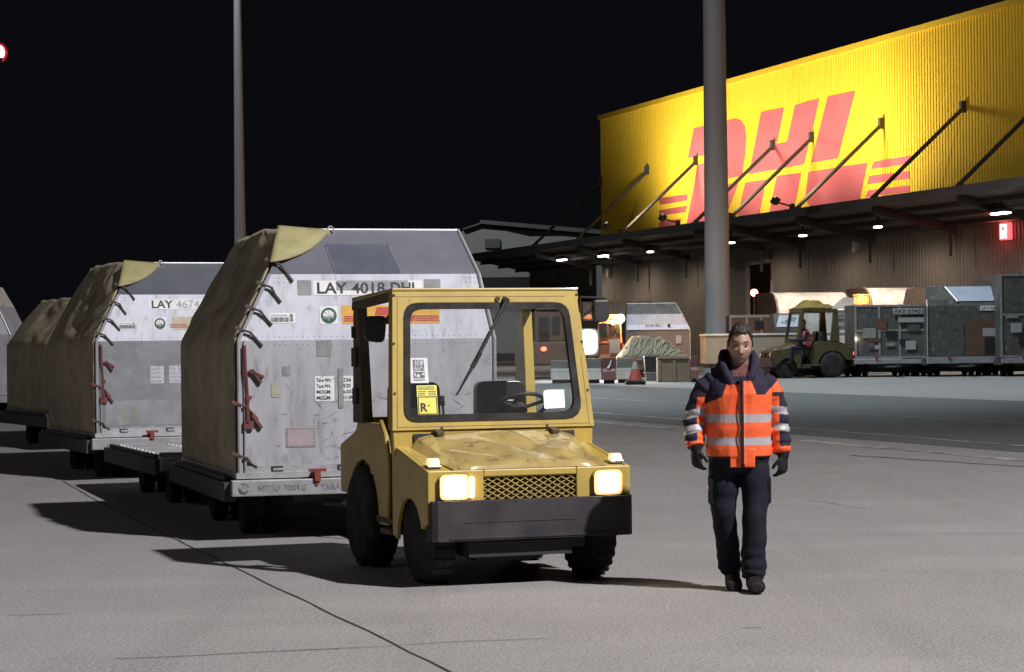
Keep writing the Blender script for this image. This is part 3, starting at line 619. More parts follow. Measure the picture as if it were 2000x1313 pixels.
def make_uld(loc, rz, label, cat='container', group=None, idt=('LAY', '4018', 'DHL'), det=2, W=2.24, L=3.17, H=2.1, lx=0.49, rx=0.19, mats=None, sz=1.14, faded=False, mirror=False):
    """contoured air cargo container; front face at y = 0, curtain on the left side"""
    t = empty('cargo_container', loc, rz, label, cat, group)
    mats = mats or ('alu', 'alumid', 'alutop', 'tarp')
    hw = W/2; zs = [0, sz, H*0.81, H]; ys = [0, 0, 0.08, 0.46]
    def xl(z): return -hw+(0 if z <= sz else lx*(z-sz)/(H-sz))
    def xr(z): return hw-(0 if z <= sz else rx*(z-sz)/(H-sz))
    def yf(z):
        for i in range(3):
            if z <= zs[i+1]+1e-9: return ys[i]+(ys[i+1]-ys[i])*(z-zs[i])/(zs[i+1]-zs[i])
        return ys[3]
    def nrm(z):
        i = 0 if z <= zs[1] else 1 if z <= zs[2] else 2
        d = Vector((0, ys[i+1]-ys[i], zs[i+1]-zs[i])).normalized(); return Vector((0, -d.z, d.y))
    def Ff(x, z, off=0.004): return Vector((x, yf(z), z))+nrm(z)*off
    # shell: three front sheets, roof, right side and back
    mb = MB()
    for i in range(3):
        a, b = zs[i], zs[i+1]
        mb.add([(xl(a), yf(a), a), (xr(a), yf(a), a), (xr(b), yf(b), b), (xl(b), yf(b), b)], [(0, 1, 2, 3)], i)
        mb.add([(xl(a), L-yf(a), a), (xr(a), L-yf(a), a), (xr(b), L-yf(b), b), (xl(b), L-yf(b), b)], [(3, 2, 1, 0)], i)
        mb.add([(xr(a), yf(a), a), (xr(a), L-yf(a), a), (xr(b), L-yf(b), b), (xr(b), yf(b), b)], [(0, 1, 2, 3)], i)
        mb.add([(xl(a), yf(a), a), (xl(a), L-yf(a), a), (xl(b), L-yf(b), b), (xl(b), yf(b), b)], [(3, 2, 1, 0)], 3)
    a = H; mb.add([(xl(a), yf(a), a), (xr(a), yf(a), a), (xr(a), L-yf(a), a), (xl(a), L-yf(a), a)], [(0, 1, 2, 3)], 2)
    mb.add([(-hw, 0, 0), (hw, 0, 0), (hw, L, 0), (-hw, L, 0)], [(3, 2, 1, 0)], 0)
    if det >= 2:                               # rivets and sheet edges
        def rivet(x, z, r=0.0075, mi=0):
            p = Ff(x, z, 0.0); n = nrm(z); mb.add([p+n*r*0.8, p+Vector((r, 0, 0)), p+Vector((0, 0, r)), p-Vector((r, 0, 0)), p-Vector((0, 0, r))], [(0, 1, 2), (0, 2, 3), (0, 3, 4), (0, 4, 1)], mi)
        for k in range(44):
            x = -hw+0.06+k*(W-0.12)/43
            rivet(x, sz-0.035); rivet(x, sz+0.03, mi=1)
            if k % 2 == 0: rivet(x, 0.145)
            xx = xl(zs[2])+0.04+k*(xr(zs[2])-xl(zs[2])-0.08)/43
            if k < 4 or k > 39: rivet(xx, zs[2]-0.03, mi=1); rivet(xx, zs[2]-0.07, mi=1)
        for k in range(24): rivet(hw-0.045, 0.1+k*0.043)
        for k in range(10): z = sz+0.08+k*0.05; rivet(xr(z)-0.05, z, mi=1)
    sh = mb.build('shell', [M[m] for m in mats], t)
    # base frame and edge rails
    mb = MB(); mb.box(-hw-0.03, hw+0.03, -0.03, 0.10, -0.02, 0.03); mb.box(-hw-0.03, hw+0.03, L-0.1, L+0.03, -0.02, 0.03); mb.box(-hw-0.03, -hw+0.1, 0.101, L-0.101, -0.02, 0.03); mb.box(hw-0.1, hw+0.03, 0.101, L-0.101, -0.02, 0.03)
    if det >= 2:
        mb.box(-hw+0.05, hw-0.002, -0.014, -0.002, 0.03, 0.085)
        for x in (-0.80, -0.23, 0.4, 0.9): mb.box(x-0.05, x+0.05, -0.022, -0.015, 0.072, 0.08, 1); mb.box(x-0.05, x+0.05, -0.022, -0.015, 0.036, 0.045, 1); mb.box(x-0.05, x-0.035, -0.022, -0.015, 0.046, 0.071, 1)
    mb.build('base_frame', [M['rail'], M['ink']], t)
    mb = MB(); mb.tube([(-hw, -0.012, 0.03), (-hw, -0.012, sz), (xl(zs[2]), yf(zs[2])-0.012, zs[2])], 0.017, 8)
    if det >= 2: mb.tube([(-hw+0.05, -0.012, 0.03), (-hw+0.05, -0.012, sz-0.02), (-hw+0.055, -0.01, sz)], 0.010, 8)
    mb.tube([(hw, -0.008, 0.03), (hw, -0.008, sz), (xr(zs[2]), yf(zs[2])-0.008, zs[2]), (xr(H), yf(H), H)], 0.016, 8)
    mb.tube([(xr(H), yf(H), H), (xl(H), yf(H), H)], 0.012, 8)
    mb.build('edge_rail', M['rail'], t)
    # curtain over the left side, bulging, tied round the edge, with its flap folded over the roof edge
    if det >= 1:
        sd = sum(ord(c) for c in idt[1])
        def fnc(u, v):
            z = 0.02+v*(H-0.02); y = yf(z)+0.015+u*(L-2*yf(z)-0.03)
            e = min(1, u*9, (1-u)*9)*min(1, v*10)
            nz = noise.fractal(Vector((u*3.2, z*2.2, sd*0.37)), 0.9, 2.1, 4)
            fold = 0.035*math.sin(u*9+z*2.1+nz*3)
            b = 0.022+e*(0.030+0.070*math.sin(math.pi*u)*math.sin(math.pi*min(1, v*1.02)))+e*(0.032*nz+fold*0.45)
            sl = 0.89 if z > sz else 1.0; uz = 0.45*b if z > sz else 0
            return Vector((xl(z)-b*sl, y, z+uz*0.8))
        mb = MB(); mb.grid(fnc, 34, 44)
        cu = mb.build('curtain', M[mats[3]], t, True, fix=False)
        md = cu.modifiers.new('thickness', 'SOLIDIFY'); md.thickness = 0.008
        mb = MB(); x0, x1 = xl(H)-0.06, xl(H)+0.40
        for (p, q, r_) in () if mats[0] == 'tarpshade' else (((x0, yf(H)-0.02, H+0.03), (x1, yf(H)-0.025, H-0.005), (xl(1.78)-0.035, yf(1.78)-0.05, 1.80)),):
            p, q, r_ = Vector(p), Vector(q), Vector(r_); N = 14
            vs = []; fs = []
            for i in range(N+1):
                for j in range(N+1-i):
                    a_, b_ = i/N, j/N; pt = p*(1-a_-b_)+q*a_+r_*b_
                    sag = 0.06*math.sin(math.pi*min(1, a_+b_))*(a_*b_*4)
                    pt += Vector((0.05*a_*b_*4, -0.02-0.02*noise.noise(Vector((a_*4, b_*4, sd))), -0.10*a_*b_*2*(1 if a_+b_ > 0.9 else 0.4)))
                    vs.append(pt)
            idx = {}; k = 0
            for i in range(N+1):
                for j in range(N+1-i): idx[i, j] = k; k += 1
            for i in range(N):
                for j in range(N-i):
                    fs.append((idx[i, j], idx[i+1, j], idx[i, j+1]))
                    if i+j < N-1: fs.append((idx[i+1, j], idx[i+1, j+1], idx[i, j+1]))
            mb.add(vs, fs)
            fl = mb.build('curtain_flap', M['flap'], t, True, fix=False); md = fl.modifiers.new('thickness', 'SOLIDIFY'); md.thickness = 0.008
    if det >= 2:
        mb = MB(); p = Ff(xl(H)+0.40, H-0.03, 0.02)
        mb.tube([p+Vector((0.03*math.cos(a), 0, 0.045*math.sin(a))) for a in (k*math.pi/5 for k in range(11))], 0.007, 6); mb.tube([p+Vector((-0.01, 0, 0)), p+Vector((-0.05, 0.0, -0.16))], 0.008, 6); mb.build('buckle', M['rail'], t)
        for z in (0.17, 0.60, 1.17+0.05, 1.40, 1.60, 1.78)[(0 if not faded else 0):]:
            st = MB(); jr = random.Random(int(z*100)+len(idt[1])); jx, jz = jr.uniform(-0.03, 0.02), jr.uniform(-0.02, 0.03)
            p = Ff(xl(z)-0.04, z+0.02, 0.035); q = Ff(xl(z)+0.06, z-0.015, 0.03); r_ = Ff(xl(z)+0.165+jx, z-0.135+jz, 0.012); m_ = Ff(xl(z)+0.11+jx*0.7, z-0.072+jz*0.7, 0.016)
            if z < 0.3: r_ = Ff(xl(z)+0.17+jx, z-0.11+jz, 0.012)
            st.tube([p, q], 0.010, 6); st.tube([q, m_, r_], [0.012, 0.010, 0.013], 6); st.obox(p, (0.06, 0.016, 0.030), Matrix.Rotation(R(28), 3, 'Y'))
            st.build('strap', M['strap'] if z != 0.60 else M['redstrap'], t)
        st = MB(); x = -hw+0.10
        st.tube([(x-0.05, -0.03, 1.10), (x-0.045, -0.03, 0.9), (x-0.03, -0.03, 0.7), (x-0.03, -0.03, 0.45)], [0.013, 0.014, 0.012, 0.018], 6)
        for z in (0.86, 0.84, 0.46): st.obox((x+0.05, -0.025, z), (0.14, 0.018, 0.024), Matrix.Rotation(R(25+30*(z < 0.85)), 3, 'Y'))
        st.obox((x-0.02, -0.025, 0.43), (0.08, 0.022, 0.07)); st.obox((x-0.02, -0.025, 0.66), (0.05, 0.022, 0.03)); st.build('strap', M['redstrap'], t)
    # writing
    def rect(mb, x0, x1, z0, z1, off=0.003, mi=0):
        mb.add([Ff(x0, z0, off), Ff(x1, z0, off), Ff(x1, z1, off), Ff(x0, z1, off)], [(0, 1, 2, 3)], mi)
    T = 0.006
    k = H/2.1
    if det >= 1 and idt[0]:
        mb = MB(); rect(mb, -0.46, 0.50, 1.52*k, 1.645*k); pl = mb.build('id_plate', M['white'], t, fix=False)
        mb = MB(); fn = lambda x, z: Ff(x, z, T)
        s = 0.132*k
        w0 = put_text(mb, idt[0], fn, -0.435, 1.537*k, s, 0.018, 0.27); 
        if not faded: put_text(mb, idt[1], fn, -0.125, 1.537*k, s, 0.012, 0.29)
        put_text(mb, idt[2], fn, 0.21, 1.537*k, s, 0.018, 0.255); mb.build('lettering', M['ink'], pl, fix=False)
        if faded: mb = MB(); put_text(mb, idt[1], fn, -0.125, 1.537*k, s, 0.01, 0.29); mb.build('lettering', M['inkfade'], pl, fix=False)
    if det >= 2:
        fn = lambda x, z: Ff(x, z, T)
        # round green emblem with umbrella
        mb = MB(); rect(mb, -0.415, -0.255, 1.275, 1.425); lb = mb.build('emblem_label', M['white'], t, fix=False)
        def disc(mb, r0, r1, cx, cz, off, a0=0, a1=2*math.pi, n=28):
            v = [fn(cx+r*math.cos(a0+(a1-a0)*i/n), cz+r*math.sin(a0+(a1-a0)*i/n))+nrm(cz)*off for i in range(n+1) for r in (r0, r1)]
            mb.add(v, [(2*i, 2*i+1, 2*i+3, 2*i+2) for i in range(n)])
        cx, cz = -0.335, 1.347
        mb = MB(); disc(mb, 0.050, 0.068, cx, cz, 0); rr = [fn(cx+0.052*math.cos(a), cz-0.004+0.050*math.sin(a)) for a in (math.pi*(1.0+i/16) for i in range(17))]; mb.add(rr, [tuple(range(17))])
        for i in range(4): mb.add([fn(cx+0.05*math.cos(math.pi*(i+0.08)/4), cz+0.002+0.05*math.sin(math.pi*(i+0.08)/4)), fn(cx, cz+0.002), fn(cx+0.05*math.cos(math.pi*(i+0.20)/4), cz+0.002+0.05*math.sin(math.pi*(i+0.20)/4))], [(0, 1, 2)])
        mb.build('emblem', M['green'], lb, fix=False)
        mb = MB(); fn2 = lambda x, z: Ff(x, z, T+0.002); put_text(mb, 'ULD', fn2, cx-0.046, cz-0.022, 0.024, 0.02, 0.042); put_text(mb, 'OK', fn2, cx+0.012, cz-0.022, 0.024, 0.02, 0.03)
        mb.tube([fn2(cx, cz), fn2(cx, cz-0.036), fn2(cx-0.006, cz-0.043), fn2(cx-0.014, cz-0.036)], 0.0025, 5); mb.build('emblem', M['white'], lb, fix=False)
        # bar code
        mb = MB(); rect(mb, -0.855, -0.625, 1.285, 1.372); bc = mb.build('barcode_label', M['white'], t, fix=False)
        mb = MB(); x = -0.835; rnd = random.Random(5)
        while x < -0.685: w_ = rnd.choice((0.003, 0.004, 0.007)); rect(mb, x, x+w_, 1.295, 1.335, T); x += w_+rnd.choice((0.003, 0.005))
        x = -0.672
        while x < -0.645: rect(mb, x, x+0.003, 1.298, 1.362, T); x += 0.006
        put_text(mb, idt[0]+idt[1]+'DHL', fn, -0.83, 1.345, 0.018, 0, 0.14); mb.build('bars', M['inkgrey'], bc, fix=False)
        # courier label: yellow with red lettering and stripes
        if not faded: mb = MB(); rect(mb, -0.22, 0.64, 1.275, 1.432); dl = mb.build('courier_label', M['dyellow'], t, fix=False); rd = M['dred']
        else: mb = MB(); rect(mb, -0.18, 0.66, 1.27, 1.43); dl = mb.build('courier_label', M['dyellfade'], t, fix=False); rd = M['dredfade']
        mb = MB()
        for i in range(3): rect(mb, -0.205, 0.02-i*0.012, 1.295+i*0.018, 1.305+i*0.018, T); rect(mb, 0.42-i*0.012, 0.63, 1.295+i*0.018, 1.305+i*0.018, T)
        def par(x, z0, z1, w_, sk=0.35): mb.add([Ff(x+sk*(z0-1.29), z0, T), Ff(x+w_+sk*(z0-1.29), z0, T), Ff(x+w_+sk*(z1-1.29), z1, T), Ff(x+sk*(z1-1.29), z1, T)], [(0, 1, 2, 3)])
        for (x, w_) in ((0.05, 0.11), (0.18, 0.05), (0.25, 0.05), (0.32, 0.08)): par(x, 1.292, 1.345, w_)
        for (x, w_) in ((0.045, 0.12), (0.18, 0.12), (0.32, 0.05)): par(x, 1.352, 1.415, w_)
        mb.build('lettering', rd, dl, fix=False)
        # tare plate
        rows_ = (('Tare Wt:', '236  Kg'), ('Tare Wt:', '520  Lbs'), ('MOGM:', '6.033 Kg'), ('MOGM:', '13.300 Lbs'))
        mb = MB(); rect(mb, -0.467, -0.30, 0.62, 0.832); rect(mb, -0.235, -0.06, 0.62, 0.832); tp = mb.build('tare_plate', M['white'] if not faded else M['alumid'], t, fix=False)
        mb = MB()
        for i, (a_, b_) in enumerate(rows_):
            put_text(mb, a_, fn, -0.455, 0.785-i*0.05, 0.042, 0.01, 0.125); put_text(mb, b_, fn, -0.225, 0.785-i*0.05, 0.042, 0.012, 0.15)
        mb.build('lettering', M['ink'] if not faded else M['inkfade'], tp, fix=False)
        if not faded:
            for q_ in ((-0.595, -0.475, 1.522, 1.65, 0.003), (0.515, 0.66, 1.53, 1.655, 0.003), (-0.45, -0.325, 1.0, 1.135, 0.003), (-0.265, -0.222, 0.56, 0.90, 0.007)):
                mb = MB(); rect(mb, *q_); mb.build('grey_tape', M['tape'], t, fix=False)
            mb = MB(); mb.add([Ff(-0.26, 1.56, 0.003), Ff(0.37, 1.55, 0.003), Ff(0.37, 1.695, 0.003), Ff(-0.26, 1.695, 0.003)], [(0, 1, 2, 3)], 1); mb.add([Ff(-0.26, 1.705, 0.004), Ff(0.32, 1.705, 0.004), Ff(0.26, 1.97, 0.004), Ff(-0.30, 1.97, 0.004)], [(0, 1, 2, 3)]); pt_ = mb.build('repair_patch', [M['patch'], M['alumid']], t, fix=False)
            mb = MB()
            for i in range(20):
                f = i/19
                for p in (Vector((-0.30+0.56*f, 1.96)), Vector((0.315-0.055*f, 1.71+0.25*f)), Vector((-0.262-0.035*f, 1.71+0.25*f))): mb.ball(Ff(p.x, p.y, 0.006), 0.0065, 5, 4)
            mb.build('rivets', M['rail'], pt_)
            mb = MB(); rect(mb, -0.72, -0.465, 0.235, 0.405, 0.005); rp = mb.build('repair_plate', M['pinkp'], t, fix=False)
            mb = MB()
            for i in range(12):
                x = -0.705+0.225*i/11; mb.ball(Ff(x, 0.392, 0.006), 0.006, 5, 4); mb.ball(Ff(x, 0.248, 0.006), 0.006, 5, 4)
            for i in range(7): z = 0.25+0.14*i/6; mb.ball(Ff(-0.708, z, 0.006), 0.006, 5, 4); mb.ball(Ff(-0.478, z, 0.006), 0.006, 5, 4)
            mb.build('rivets', M['rail'], rp)
            mb = MB(); rect(mb, -0.842, -0.775, 0.66, 0.78, 0.004); mb.build('grey_tape', mat('yellowish_tape', (0.30, 0.29, 0.20), 0.6, c2=(0.36, 0.35, 0.3), sc=20), t, fix=False)
            mb = MB(); rect(mb, -0.745, -0.68, 0.84, 0.92, 0.004); mb.build('grey_tape', M['tape'], t, fix=False)
            # scuffs
            mb = MB(); rnd = random.Random(11)
            for i in range(90):
                x, z = rnd.uniform(-0.85, 0.95), rnd.uniform(0.12, 0.85)
                if i < 18: x, z = rnd.uniform(-0.45, -0.02), rnd.uniform(0.2, 0.5)
                l = rnd.uniform(0.015, 0.16); a_ = rnd.gauss(0.15, 0.45); w_ = rnd.uniform(0.0008, 0.0032)
                d = Vector((math.cos(a_)*l, math.sin(a_)*l)); n2 = Vector((-d.y, d.x)).normalized()*w_
                pts = [Vector((x, z)), Vector((x, z))+d*0.5+n2*rnd.uniform(0.5, 2), Vector((x, z))+d, Vector((x, z))+d*0.55-n2]
                mb.add([Ff(q.x, q.y, 0.0035) for q in pts], [(0, 1, 2, 3)])
            mb.build('scuff_marks', mat('scuff', (0.16, 0.155, 0.165), 0.6), t, fix=False)
        else:
            mb = MB(); rect(mb, -0.83, -0.62, 1.27, 1.33); mb.build('sticker', M['alumid'], t, fix=False)
            mb = MB(); rect(mb, -hw+0.10, 0.95, 0.12, 0.42, 0.004); mb.build('lower_sheet', mat('lower_grey_sheet', (0.30, 0.305, 0.33), 0.45, 0.3, c2=(0.22, 0.22, 0.24), sc=4), t, fix=False)
            mb = MB(); put_text(mb, 'C7', fn, -0.83, 0.20, 0.17, 0.0, 0.2); mb.build('lettering', M['flap'], t, fix=False)
    if faded and det == 2: sh.data.materials[0] = M['alucrink']
    return t

TG = 'containers in the near dolly train'; DG = 'dollies in the near train'
def dv(deg): return Vector((-math.sin(R(deg)), math.cos(R(deg)), 0))
c0 = P(465, 676, 19.0); c0.z = 0
def frontcentre(corner, deg, off=0.0): return corner+Vector((math.cos(R(deg)), math.sin(R(deg)), 0))*1.12
a0, a1, a2, a3 = 16.5, 19.0, 21.5, 20.0
o0 = frontcentre(c0, a0)
make_dolly(o0, R(a0), 'grey dolly with painted weight lettering carrying the nearest silver container', DG)
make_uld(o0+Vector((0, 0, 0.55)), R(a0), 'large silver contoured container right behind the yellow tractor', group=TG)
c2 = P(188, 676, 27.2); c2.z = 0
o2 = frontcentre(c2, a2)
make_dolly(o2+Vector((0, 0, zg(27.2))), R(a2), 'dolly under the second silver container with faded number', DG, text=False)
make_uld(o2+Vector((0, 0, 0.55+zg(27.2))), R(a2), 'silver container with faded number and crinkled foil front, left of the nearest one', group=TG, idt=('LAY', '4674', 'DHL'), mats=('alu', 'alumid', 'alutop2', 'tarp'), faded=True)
o1 = (o0+o2)/2+Vector((0.12, 0, 0))
make_dolly(o1, R(a1), 'empty roller deck dolly between the two nearest containers', DG, text=False)
c3 = P(108, 676, 33.6); c3.z = 0; a3 = 25; o3 = frontcentre(c3, a3); g3 = zg(o3.y)
make_dolly(o3+Vector((0, 0, g3)), R(a3), 'dolly under the dark curtained container third in the train', DG, text=False)
make_uld(o3+Vector((0, 0, 0.55+g3)), R(a3), 'container showing only its dark brown curtain behind the faded number one', group=TG, idt=('', '', ''), det=1, mats=('tarpshade', 'tarpshade', 'tarpshade', 'tarp'), H=1.72, sz=1.02, lx=0.46)
c4 = P(6, 676, 43.0); o4 = Vector((c4.x-1.0, 43.0, zg(43))); 
make_dolly(o4, R(6), 'dolly under the container cut by the left picture edge', DG, text=False, rollers=False)
make_uld(o4+Vector((0, 0, 0.55)), R(6), 'bright silver container cut off by the left picture edge', group=TG, idt=('LAY', '4235', 'DHL'), det=1, rx=0.45, mats=('alu', 'alumid', 'boxwhite', 'tarp'))
# ------------------------------------------------------------------ tow tractor
def ray_poly(poly, c, a):                       # distance along direction a from c to the convex polygon's edge
    dx, dz = math.cos(a), math.sin(a); best = 1e9
    for i in range(len(poly)):
        p, q = poly[i], poly[(i+1) % len(poly)]
        ex, ez = q[0]-p[0], q[1]-p[1]; den = dx*ez-dz*ex
        if abs(den) < 1e-12: continue
        t = ((p[0]-c[0])*ez-(p[1]-c[1])*ex)/den; s = ((p[0]-c[0])*dz-(p[1]-c[1])*dx)/den
        if t > 0 and -1e-6 <= s <= 1+1e-6: best = min(best, t)
    return best
def round_poly(poly, rs, n=5):
    out = []; m = len(poly)
    for i in range(m):
        p = Vector(poly[i]); a = (Vector(poly[i-1])-p).normalized(); b = (Vector(poly[(i+1) % m])-p).normalized(); r = rs[i] if isinstance(rs, (list, tuple)) else rs
        s, e = p+a*r, p+b*r
        for k in range(n+1):
            t = k/n; out.append(tuple(s*(1-t)**2+p*2*t*(1-t)+e*t*t))
    return out
def ring_plate(mb, outer, inner, c, place, t0, t1, n=96):
    angs = sorted([2*math.pi*i/n for i in range(n)]+[math.atan2(p[1]-c[1], p[0]-c[0]) % (2*math.pi) for p in outer])
    ro = [ray_poly(outer, c, a) for a in angs]; ri = [ray_poly(inner, c, a) for a in angs]; N = len(angs)
    def q(r, a, t): return place(c[0]+r*math.cos(a), c[1]+r*math.sin(a), t)
    vs = []
    for t in (t0, t1):
        vs += [q(ro[i], angs[i], t) for i in range(N)]; vs += [q(ri[i], angs[i], t) for i in range(N)]
    fs = []
    for i in range(N):
        j = (i+1) % N
        fs += [(i, j, N+j, N+i), (2*N+j, 2*N+i, 3*N+i, 3*N+j), (j, i, 2*N+i, 2*N+j), (N+i, N+j, 3*N+j, 3*N+i)]
    mb.add(vs, fs)

def make_tug(loc, rz, label, group, body, bonnet, lit=True, detail=True, rear_lit=False):
    t = empty('tow_tractor', loc, rz, label, 'tow tractor', group)
    Y = M[body]; HW = 0.73; HR_ = 0.655
    # ---- body: sides with wheel arches, front panel, fender tops, cowl, rear
    def arch(yc, zc, r, a0, a1, n=10): return [(yc+r*math.cos(R(a0+(a1-a0)*i/n)), zc+r*math.sin(R(a0+(a1-a0)*i/n))) for i in range(n+1)]
    mb = MB()
    front_side = [(0.03, 0.44), (0.03, 0.792), (0.74, 0.925), (0.76, 1.03), (0.84, 1.03), (0.84, 0.30)]+[(0.80, 0.30)]+arch(0.44, 0.29, 0.295, -2, 160)
    for s in (-1, 1): mb.prism(front_side, 'x', s*(HW-0.03), s*HW)
    # front panel
    mb.box(-HW, -0.335, 0.0, 0.028, 0.572, 0.79); mb.box(0.335, HW, 0.0, 0.028, 0.572, 0.79); mb.box(-0.334, 0.334, 0.0, 0.028, 0.742, 0.79); mb.box(-0.334, 0.334, 0.0, 0.028, 0.56, 0.585)
    for s in (-1, 1):
        mb.hexa([(s*0.45, 0.031, 0.775), (s*(HW-0.032), 0.031, 0.775), (s*(HW-0.032), 0.75, 0.905), (s*0.45, 0.75, 0.905), (s*0.45, 0.031, 0.793), (s*(HW-0.032), 0.031, 0.790), (s*(HW-0.032), 0.75, 0.923), (s*0.45, 0.75, 0.923)])
    mb.hexa([(-HW-0.012, 0.735, 0.86), (HW+0.012, 0.735, 0.86), (HW+0.012, 0.80, 0.86), (-HW-0.012, 0.80, 0.86), (-HW-0.02, 0.742, 1.038), (HW+0.02, 0.742, 1.038), (HW+0.02, 0.80, 1.038), (-HW-0.02, 0.80, 1.038)])
    mb.build('body', Y, t, bevel=0.008)
    # rear half: side panels behind the door opening, rear fenders, rear deck
    mb = MB()
    rear_side = [(1.14, 0.34), (1.14, 0.80), (1.22, 0.98), (1.34, 1.07), (1.92, 1.07), (1.98, 1.0), (2.42, 0.88), (2.42, 0.52)]+arch(1.80, 0.37, 0.42, 20, 180)+[(1.38, 0.34)]
    for s in (-1, 1):
        mb.prism(rear_side, 'x', s*(HR_-0.02), s*(HR_+0.02))
        mb.hexa([(s*0.50, 1.92, 1.06), (s*(HR_-0.021), 1.92, 1.06), (s*(HR_-0.021), 2.42, 0.86), (s*0.50, 2.42, 0.86), (s*0.50, 1.92, 1.085), (s*(HR_-0.021), 1.92, 1.085), (s*(HR_-0.021), 2.42, 0.885), (s*0.50, 2.42, 0.885)])
    mb.box(-0.498, 0.498, 1.92, 2.40, 0.60, 1.0); mb.box(-HR_+0.03, HR_-0.03, 2.38, 2.42, 0.50, 0.86); mb.box(-HR_+0.03, HR_-0.03, 1.88, 1.915, 0.5, 1.10)
    mb.build('rear_body', Y, t, bevel=0.008)
    if detail:
        for s in (-1, 1):
            mb = MB(); mb.tube([(s*(HR_+0.012), 1.13, 0.40), (s*(HR_+0.012), 1.13, 0.82), (s*(HR_+0.012), 1.20, 0.99), (s*(HR_+0.012), 1.32, 1.085)], 0.018, 8); mb.tube([(s*(HR_-0.04), 1.04, 0.36), (s*(HR_-0.04), 1.04, 0.84), (s*(HR_-0.03), 1.12, 1.0)], 0.016, 8); mb.build('grab_rail', Y, t, True)
    mb = MB(); mb.box(-HW+0.05, HW-0.05, 0.80, 1.90, 0.36, 0.40); mb.box(-HW-0.01, -HW+0.16, 0.86, 1.12, 0.30, 0.335); mb.box(HW-0.16, HW+0.01, 0.86, 1.12, 0.30, 0.335); mb.box(-0.66, 0.66, 0.81, 0.83, 0.41, 1.03); mb.build('floor', M['brown'], t)
    # ---- bonnet
    def bon(u, v):
        y = 0.012+v*0.70; hw = 0.495+0.085*v; x = (2*u-1)*hw
        z = 0.826+v*0.185-0.03*(abs(2*u-1)**8)+0.012*(1-abs(2*u-1)**2)
        z += 0.007*noise.noise(Vector((x*2.6+3, y*3.4, 1.7)))+0.003*noise.noise(Vector((x*7, y*7, 5)))
        for (ax, ay, bx, by, w_, h_) in ((0.02, 0.62, 0.30, 0.16, 0.11, 0.026), (-0.12, 0.60, 0.10, 0.34, 0.08, -0.020), (0.30, 0.16, 0.46, 0.42, 0.10, 0.020), (-0.45, 0.45, -0.15, 0.20, 0.11, -0.015), (0.12, 0.30, 0.36, 0.66, 0.09, -0.020)):
            q = Vector((x-ax, y-ay)); d_ = Vector((bx-ax, by-ay)); tt = max(0, min(1, q.dot(d_)/d_.length_squared)); z += h_*max(0, 1-(q-d_*tt).length/w_)
        if v < 0.03: z -= 0.012
        return Vector((x, y, z))
    mb = MB(); nu, nv = 48, 30; mb.grid(bon, nu, nv)
    for s, u in ((-1, 0.0), (1, 1.0)):
        top = [bon(u, j/12) for j in range(13)]
        bot = [Vector((s*(0.555+0.085*j/12), p.y, 0.800+0.105*j/12)) for j, p in enumerate(top)]
        mb.add(top+bot, [(j, j+1, 14+j, 13+j) for j in range(12)])
    top = [bon(i/24, 0) for i in range(25)]; bot = [Vector((-0.555+1.11*i/24, 0.004, 0.793)) for i in range(25)]
    mb.add(top+bot, [(i, i+1, 26+i, 25+i) for i in range(24)])
    mb.build('bonnet', M[bonnet], t, 38)
    mb = MB(); mb.box(-0.60, 0.60, 0.722, 0.738, 0.93, 1.012); mb.build('bonnet_gap', M['black'], t)
    if detail:
        for x in (-0.43, 0.43): mb = MB(); mb.obox((x, 0.69, 1.022), (0.05, 0.11, 0.022), Matrix.Rotation(R(14), 3, 'X')); mb.tube([(x-0.035, 0.725, 1.018), (x+0.035, 0.725, 1.018)], 0.014, 8); mb.build('hinge', M['brown'], t)
    # ---- grille
    mb = MB(); mb.box(-0.334, 0.334, 0.05, 0.07, 0.57, 0.742); mb.box(-0.334, -0.326, 0.029, 0.049, 0.586, 0.741); mb.box(0.326, 0.334, 0.029, 0.049, 0.586, 0.741); gr = mb.build('grille', M['chassis'], t)
    if detail:
        mb = MB(); z0, z1 = 0.587, 0.741; dx = 0.20
        for k in range(-6, 14):
            for s in (-1, 1):
                x0 = -0.334+k*0.0667; x1 = x0+dx*s*1.30; za, zb = z0, z1
                a_, b_ = Vector((x0, 0.020, za)), Vector((x1, 0.020, zb))
                def clip(p, q):
                    lo, hi = 0.0, 1.0; d = q.x-p.x
                    for lim, sg in ((-0.33, 1), (0.33, -1)):
                        f0, f1 = sg*(p.x-lim), sg*(q.x-lim)
                        if f0 < 0 and f1 < 0: return None
                        if f0 < 0: lo = max(lo, f0/(f0-f1))
                        if f1 < 0: hi = min(hi, f0/(f0-f1))
                    return (p.lerp(q, lo), p.lerp(q, hi)) if hi-lo > 0.02 else None
                c_ = clip(a_, b_)
                if c_: mb.tube([c_[0]+Vector((0, 0.003*s, 0)), c_[1]+Vector((0, 0.003*s, 0))], 0.0038, 5)
        mb.build('mesh', M['tugyellow'], gr)
    # ---- lights
    for s in (-1, 1):
        e = empty('headlight', (s*0.553, 0, 0.68)); e.parent = t
        mb = MB(); mb.prism(round_poly([(-0.105, -0.085), (0.105, -0.085), (0.105, 0.085), (-0.105, 0.085)], 0.03, 4), 'y', -0.035, -0.002); mb.build('housing', M['black'] if not lit else M['chrome'], e)
        mb = MB(); rr = [[Vector((x*k, -0.036-d, z*k)) for x, z in round_poly([(-0.068, -0.058), (0.068, -0.058), (0.068, 0.058), (-0.068, 0.058)], 0.045, 5)] for k, d in ((1, 0), (0.96, 0.012), (0.75, 0.020), (0.4, 0.024))]
        mb.loft(rr); mb.build('lens', M['lensw'] if lit else M['tape2'], e, True)
